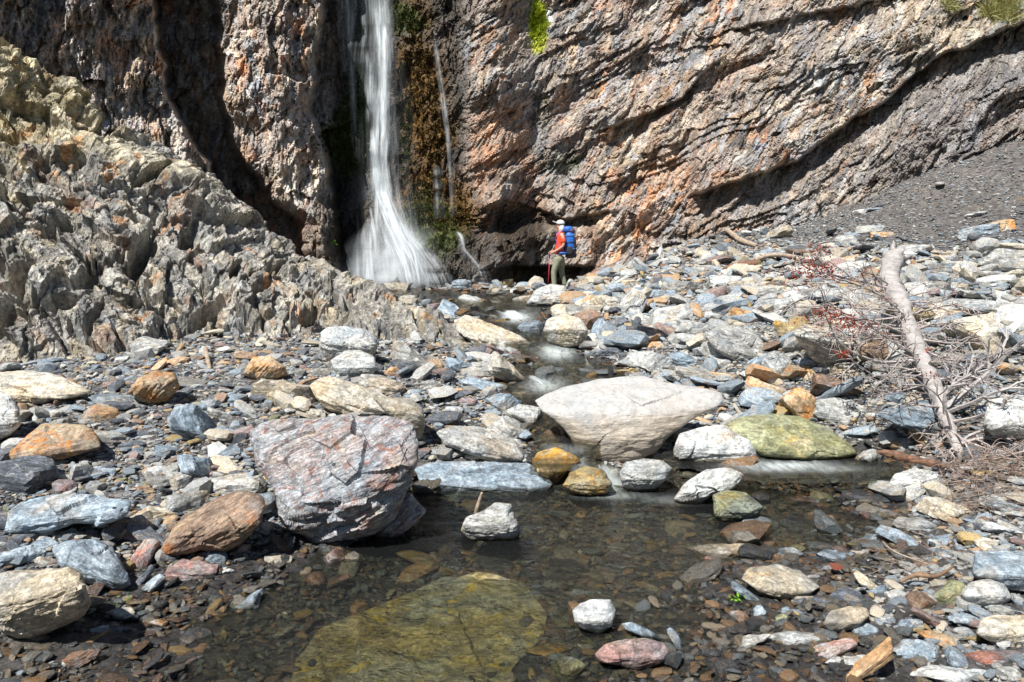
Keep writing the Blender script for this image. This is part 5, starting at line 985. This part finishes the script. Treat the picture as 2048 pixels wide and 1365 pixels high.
# local frame: x to the right of the photo, person faces -x, y away from the camera
skin_obj('body', [(.02, 0, .95, .10), (.03, 0, 1.15, .10), (.04, 0, 1.36, .10), (.03, 0, 1.46, .055), (.01, 0, 1.54, .06), (.005, 0, 1.62, .088), (.015, 0, 1.70, .07), (-.075, 0, 1.61, .028), (-.098, 0, 1.60, .012),
  (.05, -.19, 1.40, .055), (.085, -.24, 1.26, .046), (.09, -.25, 1.12, .040), (-.04, -.2, 1.02, .034), (-.17, -.14, .95, .027), (-.22, -.12, .93, .03), (-.25, -.115, .925, .013), (-.265, -.12, .90, .011), (-.25, -.10, .94, .012), (-.272, -.10, .915, .011), (-.235, -.13, .91, .012), (-.25, -.14, .885, .011), (-.225, -.125, .955, .012), (-.24, -.12, .885, .010),
  (.05, .19, 1.40, .055), (.06, .24, 1.26, .046), (.05, .24, 1.12, .040), (-.07, .17, 1.02, .034), (-.19, .06, .97, .027), (-.23, .03, .95, .03), (-.265, .02, .945, .012), (-.285, .0, .92, .010), (-.26, .05, .93, .012), (-.28, .05, .905, .010), (-.24, .01, .975, .011)],
  [(0, 1), (1, 2), (2, 3), (3, 4), (4, 5), (5, 6), (5, 7), (7, 8), (2, 9), (9, 10), (10, 11), (11, 12), (12, 13), (13, 14), (14, 15), (15, 16), (14, 17), (17, 18), (14, 19), (19, 20), (14, 21), (19, 22), (2, 23), (23, 24), (24, 25), (25, 26), (26, 27), (27, 28), (28, 29), (29, 30), (28, 31), (31, 32), (28, 33)], SKIN, hk)
skin_obj('shirt', [(0, 0, .87, (.15, .19)), (0, 0, .98, (.14, .18)), (.01, 0, 1.15, (.135, .17)), (.035, 0, 1.32, (.125, .17)), (.035, 0, 1.44, .085), (.05, -.15, 1.39, .085), (.075, -.225, 1.27, .075), (.09, -.25, 1.17, .075), (.05, .15, 1.39, .085), (.06, .22, 1.27, .075), (.055, .24, 1.17, .07)], [(0, 1), (1, 2), (2, 3), (3, 4), (3, 5), (5, 6), (6, 7), (3, 8), (8, 9), (9, 10)], SHIRT, hk)
skin_obj('trousers', [(.01, 0, .88, (.14, .17)), (.01, 0, .80, (.15, .18)), (-.07, -.09, .68, .105), (-.15, -.10, .45, .08), (-.14, -.10, .22, .07), (-.13, -.10, .07, .07), (.06, .09, .66, .105), (.06, .10, .45, .08), (.12, .10, .24, .07), (.16, .10, .07, .07)], [(0, 1), (1, 2), (2, 3), (3, 4), (4, 5), (1, 6), (6, 7), (7, 8), (8, 9)], TROU, hk)
for s_, bx in ((-.1, -.14), (.1, .16)): skin_obj('boot', [(bx+.04, s_, .06, .055), (bx-.06, s_, .04, .045), (bx-.13, s_, .035, .035)], [(0, 1), (1, 2)], BOOT, hk, 1)
def ball(c, r, n=16, m=10, f=None):
    th, ph = np.meshgrid(np.linspace(0, 2*math.pi, n+1), np.linspace(0, math.pi, m)); P = np.stack([np.cos(th)*np.sin(ph), np.sin(th)*np.sin(ph), np.cos(ph)], -1)
    if f: P = f(P)
    return (P*np.array(r)+np.array(c)).reshape(-1, 3), grid_faces(m, n+1)
def pmesh(name, parts, mat, parent, smooth=True):
    V_, F_, b = [], [], 0
    for v, f in parts: V_.append(v); F_.append(np.asarray(f)+b); b += len(v)
    return link(name, mesh_from(name, np.concatenate(V_), np.concatenate(F_), mat, smooth=smooth), parent)
# cap: crown, tilted brim, neck flap
br = np.array([[(-.05-.13*t, y*(1-.35*t*t), 1.69+.055*t-.05*abs(y)/.08*.3) for y in (-.08, -.05, 0, .05, .08)] for t in (0, .4, .8, 1)]); brV = br.reshape(-1, 3)
brV = np.concatenate([brV, brV+[0, 0, .012]]); brF = np.concatenate([grid_faces(4, 5), grid_faces(4, 5)[:, ::-1]+20])
cap = pmesh('cap', [ball((.02, 0, 1.68), (.115, .10, .10), f=lambda P: np.where(P[..., 2:] < -.25, P*[1, 1, .3], P)), ball((.05, 0, 1.56), (.085, .10, .13)), (brV, brF)], CAP, hk)
pmesh('eye', [ball((-.079, -.035, 1.635), (.012, .012, .012)), ball((-.079, .035, 1.635), (.012, .012, .012))], DARK, hk)
rebase(hk)
for c in hk.children: c.matrix_parent_inverse = Matrix.Identity(4); 
bp = empty('backpack', (float(hx_)+.2, HY, float(zf)), 'large blue backpack on the back of the hiker', 'backpack')
def sq(P, e=.6): return np.sign(P)*np.abs(P)**e
pmesh('pack_bag', [ball((.06, 0, 1.17), (.135, .18, .33), 24, 18, lambda P: sq(P, .62)*[1, 1, 1])], BLUE, bp)
pmesh('pack_lid', [ball((.02, 0, 1.53), (.13, .16, .09), 20, 12, lambda P: sq(P, .7))], BLUE, bp)
pmesh('sleeping_mat', [ball((.10, 0, 1.50), (.10, .17, .085), 20, 12)], PURP, bp)
pmesh('back_pocket', [ball((.17, 0, 1.08), (.06, .15, .26), 20, 12, lambda P: sq(P, .65))], DARK, bp)
pmesh('base_panel', [ball((.08, 0, .88), (.13, .17, .09), 20, 12, lambda P: sq(P, .65))], DARK, bp)
LBL = flat_mat('pale_blue_webbing', (.10, .30, .60))
for zc in (1.02, 1.20, 1.38):
    an = np.linspace(0, 2*math.pi, 21); V_, F_ = tube([(.06+.142*np.sign(math.cos(a))*abs(math.cos(a))**.62, .188*np.sign(math.sin(a))*abs(math.sin(a))**.62, zc+.03*math.cos(a)) for a in an], [.009]*21, 4); link('webbing', mesh_from('webbing', V_, F_, LBL if zc != 1.2 else DARK), bp)
pmesh('side_pocket', [ball((.05, -.17, .99), (.09, .035, .11), 16, 10, lambda P: sq(P, .7))], DARK, bp)
pmesh('hip_belt', [ball((-.12, 0, .93), (.17, .21, .05), 20, 10, lambda P: sq(P, .8))], BLUE, bp)
for y in (-.1, .1):
    V_, F_ = tube([(-.14, y, 1.50), (-.26, y*1.2, 1.42), (-.30, y*1.1, 1.28), (-.24, y*1.5, 1.12), (-.12, y*1.7, 1.02)], [.022]*5, 8); link('strap', mesh_from('strap', V_, F_, PINK, smooth=True), bp)
tp = empty('trekking_pole', (float(hx_)-.25, HY-.1, float(zf)), 'red trekking pole held in front of the hiker', 'trekking pole')
V_, F_ = tube([(0, -.02, .95), (-.012, -.02, .8)], [.018, .016], 8); link('grip', mesh_from('grip', V_, F_, DARK, smooth=True), tp)
V_, F_ = tube([(-.01, -.02, .84), (-.03, -.02, .4), (-.05, -.03, .02)], [.012, .011, .007], 8); link('shaft', mesh_from('shaft', V_, F_, REDM, smooth=True), tp)
cb_ = pmesh('chest_camera', [ball((0, 0, 0), (.075, .09, .07), 20, 12, lambda P: sq(P, .55)), ball((-.09, 0, .01), (.06, .045, .045), 16, 10, lambda P: sq(P, .7))], DARK, None)
cb_.location = (float(hx_)-.165, HY-.03, float(zf)+1.27); cb_['label'] = 'black camera hanging on the chest of the hiker'; cb_['category'] = 'camera'
